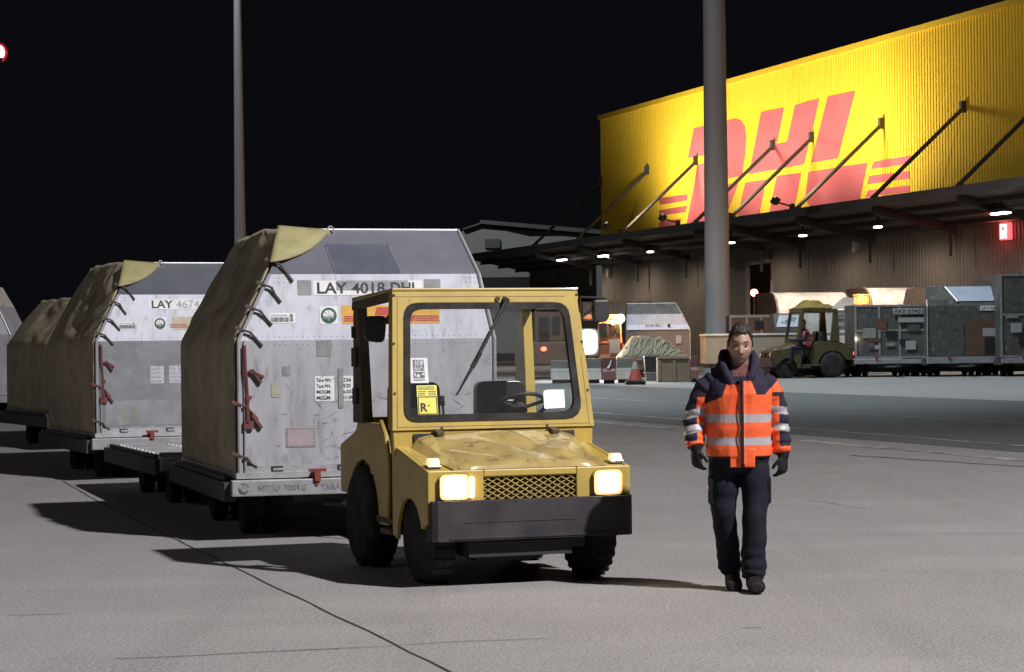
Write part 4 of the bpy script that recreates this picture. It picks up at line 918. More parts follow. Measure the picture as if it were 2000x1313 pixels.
        if lit:
            mb = MB(); o_ = round_poly([(-0.103, -0.084), (0.103, -0.084), (0.103, 0.084), (-0.103, 0.084)], 0.04, 5); m2_ = round_poly([(-0.086, -0.072), (0.086, -0.072), (0.086, 0.072), (-0.086, 0.072)], 0.045, 5); i_ = round_poly([(-0.0685, -0.0585), (0.0685, -0.0585), (0.0685, 0.0585), (-0.0685, 0.0585)], 0.045, 5); n_ = len(o_)
            mb.add([(x, -0.037, z) for x, z in o_]+[(x, -0.039, z) for x, z in m2_]+[(x, -0.041, z) for x, z in i_], [(k, (k+1) % n_, n_+(k+1) % n_, n_+k) for k in range(n_)]); mb.add([(x, -0.039, z) for x, z in m2_]+[(x, -0.041, z) for x, z in i_], [(k, (k+1) % n_, n_+(k+1) % n_, n_+k) for k in range(n_)], 1); mb.build('glow_ring', [M['headglow'], M['headglow2']], e)  # two emissive rings paint the glow falling off around the lens
        if s < 0 and detail: mb = MB(); mb.box(0.112, 0.142, -0.03, -0.002, -0.075, 0.065); mb.build('side_lens', M['lensw2'], e, bevel=0.008)
        e = empty('marker_lamp', (s*0.66, 0.10, 0.806)); e.parent = t
        mb = MB(); mb.box(-0.05, 0.05, -0.04, 0.05, 0.0, 0.018); mb.build('base', M['chrome'] if detail else M['black'], e, bevel=0.004)
        mb = MB(); mb.hexa([(-0.042, -0.035, 0.019), (0.042, -0.035, 0.019), (0.042, 0.04, 0.019), (-0.042, 0.04, 0.019), (-0.036, -0.022, 0.064), (0.036, -0.022, 0.064), (0.036, 0.035, 0.064), (-0.036, 0.035, 0.064)]); mb.build('lens', M['marker'] if lit else M['tape2'], e, bevel=0.006)
    for s in (-1, 1):
        mb = MB(); mb.box(s*0.55-0.07, s*0.55+0.07, 2.421, 2.45, 0.66, 0.74); mb.build('tail_lamp', M['tail'] if rear_lit else M['dred'], t, bevel=0.006)
    # ---- bumper and chassis
    mb = MB(); mb.prism([(-0.715, -0.035), (-0.68, -0.062), (0.69, -0.062), (0.725, -0.035), (0.725, 0.12), (0.70, 0.12), (0.70, -0.002), (-0.70, -0.002), (-0.70, 0.10), (-0.715, 0.10)], 'z', 0.318, 0.588)
    mb.box(-0.60, 0.60, -0.069, -0.0625, 0.33, 0.345); mb.box(-0.50, 0.30, -0.066, -0.0625, 0.44, 0.446); mb.build('bumper', M['bumper'], t, bevel=0.012)
    mb = MB(); mb.box(-0.42, 0.42, 0.08, 2.35, 0.24, 0.355); mb.box(-0.44, 0.30, 0.02, 0.3, 0.20, 0.302); mb.tube([(-0.6, 0.44, 0.34), (0.6, 0.44, 0.34)], 0.05); mb.tube([(-0.6, 1.80, 0.37), (0.6, 1.80, 0.37)], 0.06)
    mb.prism([(-0.3, 0.24), (0.05, 0.24), (0.30, 0.26), (0.36, 0.235), (0.36, 0.20), (0.20, 0.17), (0.08, 0.14), (-0.3, 0.15)], 'y', 0.3, 0.5); mb.box(-0.12, 0.12, 2.35, 2.6, 0.30, 0.42); mb.build('chassis', M['chassis'], t)
    for s in (-1, 1):
        wheel(t, (s*0.585, 0.44, 0.318), 0.318, 0.19, R(3))
        wheel(t, (s*0.60, 1.80, 0.37), 0.37, 0.24)
        mb = MB(); mb.box(s*0.46-0.02, s*0.46+0.02, 0.06, 0.86, 0.42, 0.79); mb.build('wheel_well', M['chassis'], t)
    # ---- cab: raked windscreen frame, roof, pillars
    z0, z1 = 1.040, 2.015; rk = 0.165
    def WS(s, z, off=0.0): return Vector((s, 0.745+(z-z0)*rk-off, z-off*rk))
    hw = lambda z: 0.757-0.057*(z-z0)/(z1-z0)
    outer = [(-hw(z0), z0), (hw(z0), z0), (hw(z1), z1), (-hw(z1), z1)]
    h2 = lambda z: 0.668-0.050*(z-1.09)/0.85
    gk = round_poly([(-h2(1.09), 1.10), (h2(1.09), 1.10), (h2(1.94), 1.935), (-h2(1.94), 1.935)], [0.10, 0.13, 0.10, 0.10], 4)
    gi = round_poly([(-h2(1.09)+0.048, 1.142), (h2(1.09)-0.048, 1.142), (h2(1.94)-0.042, 1.890), (-h2(1.94)+0.042, 1.890)], [0.09, 0.11, 0.08, 0.08], 4)
    cab = empty('cab', (0, 0, 0)); cab.parent = t
    mb = MB(); ring_plate(mb, outer, gk, (0, 1.5), WS, 0.018, -0.03); mb.build('windscreen_frame', Y, cab, bevel=0.004)
    if detail:
        mb = MB()
        for a_, b_, c_, d_ in ((-0.722, -0.7185, 1.05, 1.98), (0.7175, 0.721, 1.05, 1.55), (-0.70, 0.60, 1.978, 1.981), (-0.72, 0.72, 1.062, 1.065)):
            k1 = (0.757-hw(d_))*(1 if b_ > 0 else -1) if b_-a_ < 0.1 else 0
            mb.add([WS(a_, c_, 0.0195), WS(b_, c_, 0.0195), WS(b_-k1, d_, 0.0195), WS(a_-k1, d_, 0.0195)], [(0, 1, 2, 3)])
        for x_, z_ in ((-0.70, 1.99), (0.70, 1.99), (-0.735, 1.30), (0.735, 1.30), (-0.72, 1.65), (0.715, 1.65), (-0.4, 1.055), (0.4, 1.055)): mb.tube([WS(x_*0.985, z_, 0.017), WS(x_*0.985, z_, 0.025)], 0.009, 8)
        mb.build('seam', M['brown'], cab, fix=False)
    mb = MB(); ring_plate(mb, [(x*1.004, z) for x, z in gk], gi, (0, 1.5), WS, 0.026, -0.012); mb.build('gasket', M['rubber'], cab)
    mb = MB(); ro = [WS(x, z, 0.0) for x, z in gi]; mb.add(ro, [tuple(range(len(ro)))]); mb.build('windscreen', M['glass'], cab, fix=False)
    CL = 1.05; yt = WS(0, z1).y
    mb = MB(); rw = hw(z1)
    mb.hexa([(-rw-0.002, yt-0.022, z1+0.001), (rw+0.002, yt-0.022, z1+0.001), (rw, yt+CL, z1-0.055), (-rw, yt+CL, z1-0.055), (-rw-0.002, yt-0.022, z1+0.022), (rw+0.002, yt-0.022, z1+0.022), (rw, yt+CL, z1-0.02), (-rw, yt+CL, z1-0.02)]); mb.build('roof', Y, cab, bevel=0.006)
    for s in (-1, 1):
        a_, b_ = sorted((s*rw, s*(rw-0.025)))
        mb = MB(); mb.hexa([(a_, yt+0.04, z1-0.07), (b_, yt+0.04, z1-0.07), (b_, yt+CL, z1-0.115), (a_, yt+CL, z1-0.115), (a_, yt+0.04, z1-0.001), (b_, yt+0.04, z1-0.001), (b_, yt+CL, z1-0.056), (a_, yt+CL, z1-0.056)])
        mb.build('roof_rail', M['brown'] if detail else Y, cab)
    for s in (-1, 1):
        mb = MB(); y1 = yt+CL
        a_, b_ = sorted((s*HW, s*(HW-0.06))); a_, b_ = sorted((s*(HR_+0.03), s*(HR_-0.05))); c_, d_ = sorted((s*(rw-0.01), s*(rw-0.085)))
        mb.hexa([(a_, y1-0.22, 1.06), (b_, y1-0.22, 1.06), (b_, y1+0.06, 1.06), (a_, y1+0.06, 1.06), (c_, y1-0.115, z1-0.06), (d_, y1-0.115, z1-0.06), (d_, y1, z1-0.06), (c_, y1, z1-0.06)]); mb.build('rear_pillar', M['brown'] if (detail and s < 0) else Y, cab, bevel=0.006)  # left pillar dark brown, right one in body colour
        mb = MB(); a_, b_ = sorted((s*hw(z0), s*(hw(z0)-0.045))); c_, d_ = sorted((s*rw, s*(rw-0.045)))
        mb.hexa([(a_, 0.776, 1.04), (b_, 0.776, 1.04), (b_, 0.83, 1.04), (a_, 0.83, 1.04), (c_, yt+0.032, z1-0.001), (d_, yt+0.032, z1-0.001), (d_, yt+0.07, z1-0.001), (c_, yt+0.07, z1-0.001)]); mb.build('front_pillar', Y, cab)
    if detail:
        mb = MB(); s = -1
        mb.box(-0.715, -0.682, yt+CL-0.13, yt+CL-0.02, 1.48, 1.62); mb.box(-0.71, -0.684, yt+CL-0.12, yt+CL-0.02, 1.20, 1.32); mb.tube([(-0.67, yt+CL-0.06, 1.70), (-0.71, yt+CL-0.06, 1.70), (-0.71, yt+CL-0.06, 1.78)], 0.015, 6); mb.build('pillar_bracket', M['black'], cab)
        # mirrors
        e = empty('mirror', (-0.70, 1.42, 1.75)); e.parent = cab
        mb = MB(); mb.prism(round_poly([(-0.06, -0.08), (0.09, -0.10), (0.11, 0.10), (-0.06, 0.10)], 0.05, 4), 'y', -0.03, 0.03); mb.build('mirror_shell', M['black'], e, bevel=0.01)
        mb = MB(); mb.tube([(0.06, -0.0, 0.0), (0.12, -0.12, 0.12)], 0.016, 6); mb.tube([(0.08, 0, 0.05), (0.14, -0.1, 0.05)], 0.012, 6); mb.build('arm', M['black'], e)
        e = empty('mirror', (0.86, 0.86, 1.87)); e.parent = cab
        mb = MB(); mb.prism(round_poly([(-0.055, -0.085), (0.065, -0.085), (0.065, 0.075), (-0.055, 0.075)], [0.05, 0.05, 0.015, 0.015], 4), 'y', -0.035, 0.03); mb.build('mirror_shell', M['black'], e, bevel=0.01)
        mb = MB(); mb.tube([(0.05, 0.0, 0.09), (-0.15, 0.0, 0.10), (-0.15, 0.0, 0.0)], 0.008, 6); mb.tube([(-0.16, 0.01, -0.06), (-0.05, 0, 0.02)], 0.014, 6); mb.build('arm', M['black'], e)
        # wiper
        e = empty('wiper', (0, 0, 0)); e.parent = cab
        mb = MB(); mb.tube([WS(0.135, 1.955, 0.055), WS(-0.10, 1.55, 0.045)], [0.014, 0.010], 6); mb.tube([WS(0.135, 1.955, 0.02), WS(0.135, 1.955, 0.07)], 0.022, 10); mb.build('arm', M['black'], e)
        mb = MB(); mb.tube([WS(0.0, 1.73, 0.036), WS(-0.12, 1.52, 0.036), WS(-0.275, 1.285, 0.036)], [0.008, 0.014, 0.006], 6); mb.obox(WS(-0.115, 1.53, 0.04), (0.03, 0.02, 0.12), Matrix.Rotation(R(30), 3, 'Y')); mb.build('blade', M['rubber'], e)
        mb = MB(); 
        for x in (0.08, 0.135): mb.tube([WS(x, 1.962, 0.018), WS(x, 1.962, 0.032)], 0.018, 10)
        mb.build('bolt', M['brown'], cab)
        # stickers inside the glass
        fn = lambda x, z: WS(x, z, 0.010); fn2 = lambda x, z: WS(x, z, 0.0115); fn3 = lambda x, z: WS(x, z, 0.013)
        def quad(mb, x0, x1, za, zb, f): mb.add([f(x0, za), f(x1, za), f(x1, zb), f(x0, zb)], [(0, 1, 2, 3)])
        mb = MB(); quad(mb, -0.600, -0.468, 1.368, 1.545, fn); pa = mb.build('poster', M['white'], cab, fix=False)
        mb = MB(); quad(mb, -0.577, -0.542, 1.455, 1.533, fn2); quad(mb, -0.538, -0.495, 1.455, 1.533, fn2); quad(mb, -0.577, -0.495, 1.405, 1.448, fn2)
        for i in range(2): quad(mb, -0.577, -0.495, 1.385+i*0.009, 1.390+i*0.009, fn2)
        mb.build('print', M['inkgrey'], pa, fix=False)
        mb = MB(); ax = -0.5595
        mb.tube([fn3(ax, 1.465), fn3(ax, 1.520)], 0.003, 5); mb.tube([fn3(ax-0.010, 1.509), fn3(ax+0.010, 1.509)], 0.003, 5); mb.tube([fn3(ax+0.0125*math.cos(a), 1.477+0.013*math.sin(a)) for a in (math.pi*(1+i/8) for i in range(9))], 0.003, 5); mb.tube([fn3(ax+0.005*math.cos(a), 1.524+0.005*math.sin(a)) for a in (math.pi*i/4 for i in range(9))], 0.002, 5)
        px_ = -0.517
        mb.tube([fn3(px_, 1.522), fn3(px_, 1.490)], 0.004, 5); mb.tube([fn3(px_, 1.490), fn3(px_-0.013, 1.462)], 0.003, 5); mb.tube([fn3(px_, 1.490), fn3(px_+0.012, 1.462)], 0.003, 5); mb.tube([fn3(px_-0.014, 1.520), fn3(px_, 1.508), fn3(px_+0.014, 1.495)], 0.003, 5); mb.tube([fn3(px_+0.014, 1.524), fn3(px_-0.014, 1.498)], 0.002, 5)
        quad(mb, -0.570, -0.560, 1.418, 1.438, fn3); quad(mb, -0.553, -0.532, 1.412, 1.430, fn3); quad(mb, -0.513, -0.502, 1.425, 1.440, fn3); mb.tube([fn3(-0.57, 1.412), fn3(-0.53, 1.412)], 0.002, 4); mb.build('print', M['white'], pa, fix=False)
        mb = MB(); quad(mb, -0.560, -0.412, 1.145, 1.352, fn); pa = mb.build('poster', M['ystick'], cab, fix=False)
        mb = MB(); z_ = 1.268; quad(mb, -0.556, -0.416, z_, z_+0.006, fn2); quad(mb, -0.556, -0.550, 1.150, z_, fn2); quad(mb, -0.422, -0.416, 1.150, z_, fn2); quad(mb, -0.556, -0.416, 1.148, 1.154, fn2)
        put_text(mb, 'R', fn2, -0.543, 1.170, 0.082, 0.03, 0.055); quad(mb, -0.486, -0.470, 1.207, 1.213, fn2)
        for i, (x0, x1) in enumerate(((-0.553, -0.50), (-0.553, -0.495), (-0.553, -0.49))): quad(mb, x0, x1, 1.283+i*0.012, 1.287+i*0.012, fn2); quad(mb, -0.478, -0.42, 1.283+i*0.012, 1.287+i*0.012, fn2)
        for i in range(3): quad(mb, -0.553, -0.43, 1.322+i*0.009, 1.325+i*0.009, fn2)
        mb.build('print', M['ink'], pa, fix=False)
        mb = MB(); pl = round_poly([(0.385, 1.170), (0.545, 1.175), (0.545, 1.305), (0.385, 1.305)], [0.006, 0.006, 0.006, 0.03], 3); mb.add([fn(x, z) for x, z in pl], [tuple(range(len(pl)))]); mb.build('paper_notice', M['whitepaper'], cab, fix=False)
    # ---- inside the cab
    for i, x in enumerate((-0.34, 0.33)):
        e = empty('seat', (x, 1.35, 0.80)); e.parent = t
        mb = MB(); mb.box(-0.22, 0.22, -0.22, 0.22, -0.20, 0.04); mb.build('cushion', M['vinyl'], e, bevel=0.04)
        mb = MB(); mb.prism(round_poly([(-0.20, 0.02), (0.20, 0.02), (0.19, 0.56), (-0.19, 0.56)], 0.07, 5), 'y', 0.18, 0.27); mb.prism(round_poly([(-0.12, 0.22), (0.12, 0.22), (0.12, 0.42), (-0.12, 0.42)], 0.03, 4), 'y', 0.165, 0.179); mb.build('backrest', M['vinyl'], e, bevel=0.02)
    mb = MB(); mb.box(-0.64, 0.64, 0.80, 0.98, 0.94, 1.085); mb.box(-0.66, 0.66, 0.79, 0.83, 0.60, 0.94); mb.build('dashboard', M['black'], t, bevel=0.02)
    e = empty('steering_wheel', (0.30, 1.06, 1.17)); e.parent = t; e.rotation_euler = (R(-32), 0, 0)
    mb = MB(); pts = [(0.20*math.cos(a), 0.20*math.sin(a), 0) for a in (2*math.pi*i/32 for i in range(33))]; mb.tube(pts, 0.015, 8, False); mb.build('rim', M['black'], e, True)
    mb = MB(); mb.lathe([(-0.03, 0.06), (0.02, 0.05)], (0, 0, 0), 'z', 16)
    for a in (90, 210, 330): mb.tube([(0, 0, -0.01), (0.19*math.cos(R(a)), 0.19*math.sin(R(a)), 0)], 0.014, 6)
    mb.tube([(0, 0, -0.02), (0, 0, -0.4)], 0.03, 8); mb.build('hub', M['black'], e)
    mb = MB(); mb.tube([(-0.28, 0.98, 0.9), (-0.30, 1.0, 1.21)], 0.010, 6); mb.tube([(-0.30, 1.0, 1.20), (-0.303, 1.004, 1.27)], 0.018, 8); mb.build('lever', M['black'], t)
    return t

TUGA = 19.5
tug = make_tug((0.115, 15.33, 0), R(TUGA), 'yellow cab tow tractor with glowing headlights in the foreground', 'tow tractors', 'tugyellow', 'bonnet')
# ------------------------------------------------------------------ people
def shrink(mb, name, voxel, mats, parent, fn=None, it=4, fac=0.5):
    me = mb.mesh('raw'); o = bpy.data.objects.new('raw', me); COL.objects.link(o)
    b = bmesh.new(); b.from_mesh(me); bmesh.ops.recalc_face_normals(b, faces=b.faces); b.to_mesh(me); b.free()
    r = o.modifiers.new('r', 'REMESH'); r.mode = 'VOXEL'; r.voxel_size = voxel
    s = o.modifiers.new('s', 'SMOOTH'); s.iterations = it; s.factor = fac
    bpy.context.view_layer.update()
    ev = o.evaluated_get(bpy.context.evaluated_depsgraph_get())
    out = bpy.data.meshes.new_from_object(ev); out.name = name
    bpy.data.objects.remove(o); bpy.data.meshes.remove(me)
    out.materials.clear()
    for m in mats: out.materials.append(m)
    if fn:
        out.polygons.foreach_set('material_index', [fn(p.center, p.normal) for p in out.polygons])
    out.polygons.foreach_set('use_smooth', [True]*len(out.polygons))
    ob = bpy.data.objects.new(name, out); COL.objects.link(ob); ob.parent = parent
    return ob

def head_pt(u, v, c, tilt):                     # a face by displacement of an egg
    th = math.pi*v; a = 2*math.pi*u             # a = 0 faces -y
    z = -math.cos(th); s = math.sin(th)
    x = math.sin(a)*s; y = -math.cos(a)*s
    X, Yy, Z = x*0.078, y*0.100, z*0.128
    if z < 0.1:
        k = min(1, (0.1-z)/1.1); X *= 1-0.30*k*k; Yy *= 1-0.12*k if y > 0 else 1
        if y > 0: Yy *= 1-0.25*k
        if y < 0: Yy -= 0.006*k
    if z > 0.55 and y < 0: Yy *= 1-0.08*(z-0.55)
    g = lambda px, pz, wx, wz: math.exp(-((X-px)/wx)**2-((Z-pz)/wz)**2)
    if y < 0:
        f = 0
        zz = Z
        nose = math.exp(-(X/0.0125)**2)*(max(0, min(1, (0.012-zz)/0.055)) if zz > -0.043 else max(0, 1-(-0.043-zz)/0.012))
        f += 0.026*nose
        f += 0.008*(g(-0.014, -0.038, 0.008, 0.010)+g(0.014, -0.038, 0.008, 0.010))
        f -= 0.014*(g(-0.032, 0.004, 0.017, 0.014)+g(0.032, 0.004, 0.017, 0.014))
        f += 0.007*(g(-0.030, 0.027, 0.024, 0.008)+g(0.030, 0.027, 0.024, 0.008))
        f += 0.005*(g(-0.043, -0.022, 0.018, 0.014)+g(0.043, -0.022, 0.018, 0.014))
        f += 0.007*g(0, -0.066, 0.022, 0.005)+0.007*g(0, -0.078, 0.019, 0.005)-0.004*g(0, -0.0715, 0.024, 0.0025)
        f += 0.008*g(0, -0.105, 0.022, 0.014)-0.004*g(0, -0.090, 0.02, 0.006)
        Yy -= f
    return Vector((X, Yy, Z))

def make_hand(mb, wrist, down, palmx, curl, thumb_side):
    """wrist: point, down: finger direction, palmx: across the palm (towards the thumb)"""
    d = Vector(down).normalized(); px = Vector(palmx); px = (px-d*px.dot(d)).normalized(); n = d.cross(px)
    w = Vector(wrist)
    def Q(a, b, c): return w+px*a+d*b+n*c
    def ring(b, hw, ht): return [Q(hw*math.cos(k*math.pi/8), b, ht*math.sin(k*math.pi/8)) for k in range(16)]
    mb.loft([ring(-0.03, 0.032, 0.026), ring(0.0, 0.033, 0.024), ring(0.03, 0.043, 0.022), ring(0.065, 0.046, 0.020), ring(0.095, 0.042, 0.017), ring(0.10, 0.03, 0.01)])
    for i, (off, ln) in enumerate(((0.033, 0.074), (0.011, 0.084), (-0.011, 0.078), (-0.032, 0.060))):
        cu = curl*(1+0.12*i); p = Q(off, 0.085, 0); ang = 0.25*cu; pts = [p]; rad = [0.0115]
        for j, sgl in enumerate((0.44, 0.32, 0.26)):
            ang += cu*(0.75, 0.85, 0.6)[j]
            p = p+(d*math.cos(ang)-n*math.sin(ang)*thumb_side)*ln*sgl; pts.append(p); rad.append((0.0105, 0.0095, 0.0075)[j])
        mb.tube(pts, rad, 8)
    p0 = Q(0.034, 0.025, 0); p1 = p0+(px*0.55+d*0.65-n*0.35*thumb_side).normalized()*0.045; p2 = p1+(px*0.1+d*0.85-n*0.5*thumb_side).normalized()*0.034
    mb.tube([p0, p1, p2], [0.016, 0.012, 0.009], 8)

man_o = Vector(((1441-1000)/F*14.85, 14.85, 0))
man = empty('person', man_o, R(-2), 'walking man in orange and navy hi-vis jacket, dark trousers and black gloves', 'person')
# body: one continuous surface, from the feet to the head
HC = Vector((0.012, -0.035, 1.605)); HR = Matrix.Rotation(R(3), 3, 'Y') @ Matrix.Rotation(R(4), 3, 'X')
mb = MB()
NU, NV = 72, 56
rings = [[HC+HR @ head_pt(i/NU, j/NV, 0, 0) for i in range(NU)] for j in range(1, NV)]
mb.loft(rings)
for s in (-1, 1):
    mb.ball(HC+HR @ Vector((s*0.079, 0.012, -0.004)), (0.010, 0.019, 0.032), 10, 8)
mb.limb([(0.0, 0.03, 1.36), (0.004, 0.02, 1.44), (0.008, 0.0, 1.50), (0.01, -0.005, 1.56)], [(0.085, 0.07), (0.064, 0.062), (0.058, 0.062), (0.056, 0.066)], 18)
mb.limb([(0, 0, 0.86), (0, 0, 1.0), (0, 0, 1.15), (0, 0, 1.30), (0, 0.01, 1.40)], [(0.15, 0.10), (0.155, 0.10), (0.15, 0.10), (0.17, 0.11), (0.11, 0.08)], 18)
LH, LK, LA = (-0.095, 0.0, 0.90), (-0.098, -0.015, 0.50), (-0.048, 0.13, 0.115)
RH, RK, RA = (0.095, 0.0, 0.90), (0.092, -0.075, 0.50), (0.077, -0.085, 0.105)
for a_, b_, c_ in ((LH, LK, LA), (RH, RK, RA)): mb.limb([a_, b_, c_], [(0.085, 0.085), (0.055, 0.055), (0.04, 0.04)], 14)
LS, LE, LW = (-0.185, 0.01, 1.36), (-0.290, 0.03, 1.13), (-0.285, -0.035, 0.955)
RS, RE, RW = (0.185, 0.01, 1.36), (0.255, 0.05, 1.11), (0.289, 0.02, 0.905)
for a_, b_, c_ in ((LS, LE, LW), (RS, RE, RW)): mb.limb([a_, b_, c_], [(0.055, 0.055), (0.042, 0.042), (0.03, 0.03)], 12)
def bodymat(c, n):
    p = HR.inverted() @ (c-HC)
    if p.y < 0 and -0.083 < p.z < -0.060 and abs(p.x) < 0.024 and p.y < -0.08 and abs(p.z+0.0715) < 0.009*(1-(p.x/0.03)**2): return 1
    if p.z < -0.047+0.012*noise.noise(p*60)+0.25*max(0, abs(p.x)-0.03) and p.z > -0.16 and not (abs(p.x) < 0.010 and p.z > -0.05): return 2
    if p.y < -0.05 and abs(p.z-0.030-0.10*(0.03-abs(abs(p.x)-0.03))) < 0.0045 and 0.012 < abs(p.x) < 0.052: return 3
    return 0
person_body = shrink(mb, 'body', 0.0042, [M['skin'], M['lips'], M['stubble'], M['hair']], man, bodymat, 3)
for s in (-1, 1):
    e = MB(); e.ball(HC+HR @ Vector((s*0.032, -0.0835, 0.003)), (0.0125, 0.008, 0.0065), 12, 8); ey = e.build('eye', M['eyew'], person_body, True)
    e = MB(); e.ball(HC+HR @ Vector((s*0.032, -0.0905, 0.003)), (0.0055, 0.0025, 0.0058), 10, 6); e.build('pupil', M['eye'], ey, True)
# hair
mb = MB(); vs = {}; 
def hairpt(u, v):
    p = head_pt(u, v, 0, 0); d = p.normalized()
    k = 0.007+0.020*max(0, min(1, (p.z-0.04)/0.09))+0.006*noise.noise(p*38)+0.006*noise.noise(p*90)
    return p+d*k
NU, NV = 96, 60
gv = [[hairpt(i/NU, j/NV) for i in range(NU)] for j in range(NV+1)]
def keep(i, j):
    u, v = (i+0.5)/NU, (j+0.5)/NV; p = head_pt(u, v, 0, 0); a = abs(((u+0.5) % 1)-0.5)*2   # 0 front .. 1 back
    lim = 0.080+0.012*noise.noise(Vector((u*20, 3, 1))) if a < 0.30 else (0.078-(a-0.30)/0.10*0.05 if a < 0.40 else (-0.010 if a < 0.46 else (0.038 if a < 0.57 else -0.065)))
    return p.z > lim
for j in range(NV):
    for i in range(NU):
        if keep(i, j):
            q = [gv[j][i], gv[j][(i+1) % NU], gv[j+1][(i+1) % NU], gv[j+1][i]]
            mb.add([HC+HR @ x for x in q], [(0, 1, 2, 3)])
hm = mb.build('hair', M['hair'], person_body, fix=False)
b = bmesh.new(); b.from_mesh(hm.data); bmesh.ops.remove_doubles(b, verts=b.verts, dist=0.0004); bmesh.ops.recalc_face_normals(b, faces=b.faces); b.to_mesh(hm.data); b.free()
hm.data.polygons.foreach_set('use_smooth', [True]*len(hm.data.polygons))
sd_ = hm.modifiers.new('thickness', 'SOLIDIFY'); sd_.thickness = 0.010; sd_.offset = -1
# jacket
def jig(p, a=0.006, f=14): return Vector((noise.noise(p*f), noise.noise(p*f+Vector((7, 1, 3))), 0.4*noise.noise(p*f+Vector((2, 9, 4)))))*a
mb = MB()
rg = [(0.868, 0, 0.0, .200, .142), (0.885, 0, 0, .218, .158), (0.93, 0, 0, .220, .160), (1.0, 0, 0, .208, .154), (1.06, 0, 0, .214, .160), (1.14, 0, 0, .206, .156), (1.22, 0, 0, .210, .160), (1.29, 0, 0, .212, .158), (1.35, 0, .005, .200, .146), (1.40, 0, .012, .175, .125), (1.44, 0, .02, .13, .105)]
rings = []
for k, (z, cx, cy, rx, ry) in enumerate(rg):
    rr = []
    for i in range(40):
        a = 2*math.pi*i/40; p = Vector((cx+rx*math.copysign(abs(math.cos(a))**0.85, math.cos(a)), cy+ry*math.copysign(abs(math.sin(a))**0.9, math.sin(a)), z)); rr.append(p+jig(p, 0.012, 7)+jig(p, 0.006, 19))
    rings.append(rr)
mb.loft(rings)
mb.obox((0.012, -0.128, 0.870), (0.160, 0.05, 0.115)); mb.box(0.000, 0.024, -0.168, -0.14, 0.83, 1.40)
# sleeves with folds
def sleeve(pts, rad, sg):
    P_ = []; R_ = []; n = 22; seg = len(pts)-1
    for i in range(n+1):
        t = i/n*seg; k = min(int(t), seg-1); f = t-k
        p = Vector(pts[k]).lerp(Vector(pts[k+1]), f); r = rad[k]*(1-f)+rad[k+1]*f
        r += 0.0055*math.sin(i*2.1+sg)+0.004*noise.noise(Vector((i*0.9, sg*5, 0)))
        P_.append(p+jig(p, 0.006, 12)); R_.append((r, r*0.95))
    mb.limb(P_, R_, 20)
sleeve([(-0.145, 0.012, 1.375), (-0.215, 0.012, 1.320), (-0.264, 0.03, 1.20), (-0.294, 0.03, 1.09), (-0.290, -0.01, 1.0), (-0.284, -0.035, 0.945)], [0.078, 0.082, 0.078, 0.074, 0.068, 0.056], 0)
sleeve([(0.145, 0.012, 1.375), (0.205, 0.012, 1.320), (0.247, 0.04, 1.20), (0.260, 0.05, 1.08), (0.276, 0.04, 0.98), (0.288, 0.02, 0.895)], [0.078, 0.080, 0.074, 0.070, 0.064, 0.056], 2)
# hood lying on the shoulders and standing collar
mb.limb([(0, .03, 1.35), (0, .045, 1.42), (0.0, .065, 1.48), (0.0, .085, 1.53), (0, .095, 1.565)], [(.205, .122), (.175, .118), (.142, .098), (.115, .070), (.088, .042)], 28)
for s in (-1, 1):
    mb.tube([(s*0.040, -0.125, 1.335), (s*0.078, -0.110, 1.405), (s*0.100, -0.065, 1.470), (s*0.108, 0.0, 1.525), (s*0.095, 0.07, 1.555), (s*0.03, 0.11, 1.56)], [0.020, 0.025, 0.027, 0.026, 0.028, 0.030], 14)
def jmat(c, n):
    x, y, z = c
    left = x < -0.215 and z < 1.37 and (x < -0.232 or z > 1.2); right = x > 0.222 and z < 1.37
    la = x < -0.224 and z < 1.34; ra = x > 0.216 and z < 1.30
    if la or ra:
        dz = 0 if la else 0.006
        if la:
            if z < 0.985: return 1 if z > 0.945 else 0
            if 1.035 < z-0.25*(x+0.30) < 1.090 or 1.135 < z-0.25*(x+0.30) < 1.19: return 2
        else:
            if z < 0.945: return 1 if z > 0.900 else 0
            if 1.045 < z+0.15*(x-0.27) < 1.095 or 1.155 < z+0.15*(x-0.27) < 1.205: return 2
        inner = (x > -0.275) if la else (x < 0.262)
        return 1 if (inner and y < 0.05 and z < 1.27) else 0
    if 0.001 < x < 0.023 and y < -0.10 and z < 1.40: return 0
    if y < -0.02 and z > 1.405 and abs(x-0.012) < 0.055: return 3
    if z > 1.385: return 0
    if y < 0.16 and y > -0.5:
        # navy yoke with scalloped lower edge
        if x < 0: yoke = 1.352 if x > -0.085 else (1.352-(-0.085-x)*2.6 if x > -0.115 else 1.274-(-0.115-x)*0.45)
        else: yoke = 1.375 if x < 0.075 else (1.375-(x-0.075)*2.6 if x < 0.105 else 1.285+max(0, x-0.165)*1.0)
        if y > 0: yoke = 1.28
        if z > yoke: return 0
    if 0.958 < z < 1.008 or 1.105 < z < 1.160: return 2
    if z < 0.885 and (abs(x-0.012) > 0.082) : return 0
    return 1
jk = shrink(mb, 'jacket', 0.0045, [M['navy'], M['orange'], M['reflect'], M['maroon']], person_body, jmat, 8)
mb = MB(); mb.obox((0.045, -0.150, 1.415), (0.012, 0.004, 0.03), Matrix.Rotation(R(20), 3, 'Y')); 
mb.tube([(0.012, -0.178, 0.835), (0.012, -0.182, 1.0), (0.012, -0.182, 1.2), (0.012, -0.170, 1.36)], 0.004, 6); mb.build('zip', M['ink'], jk)
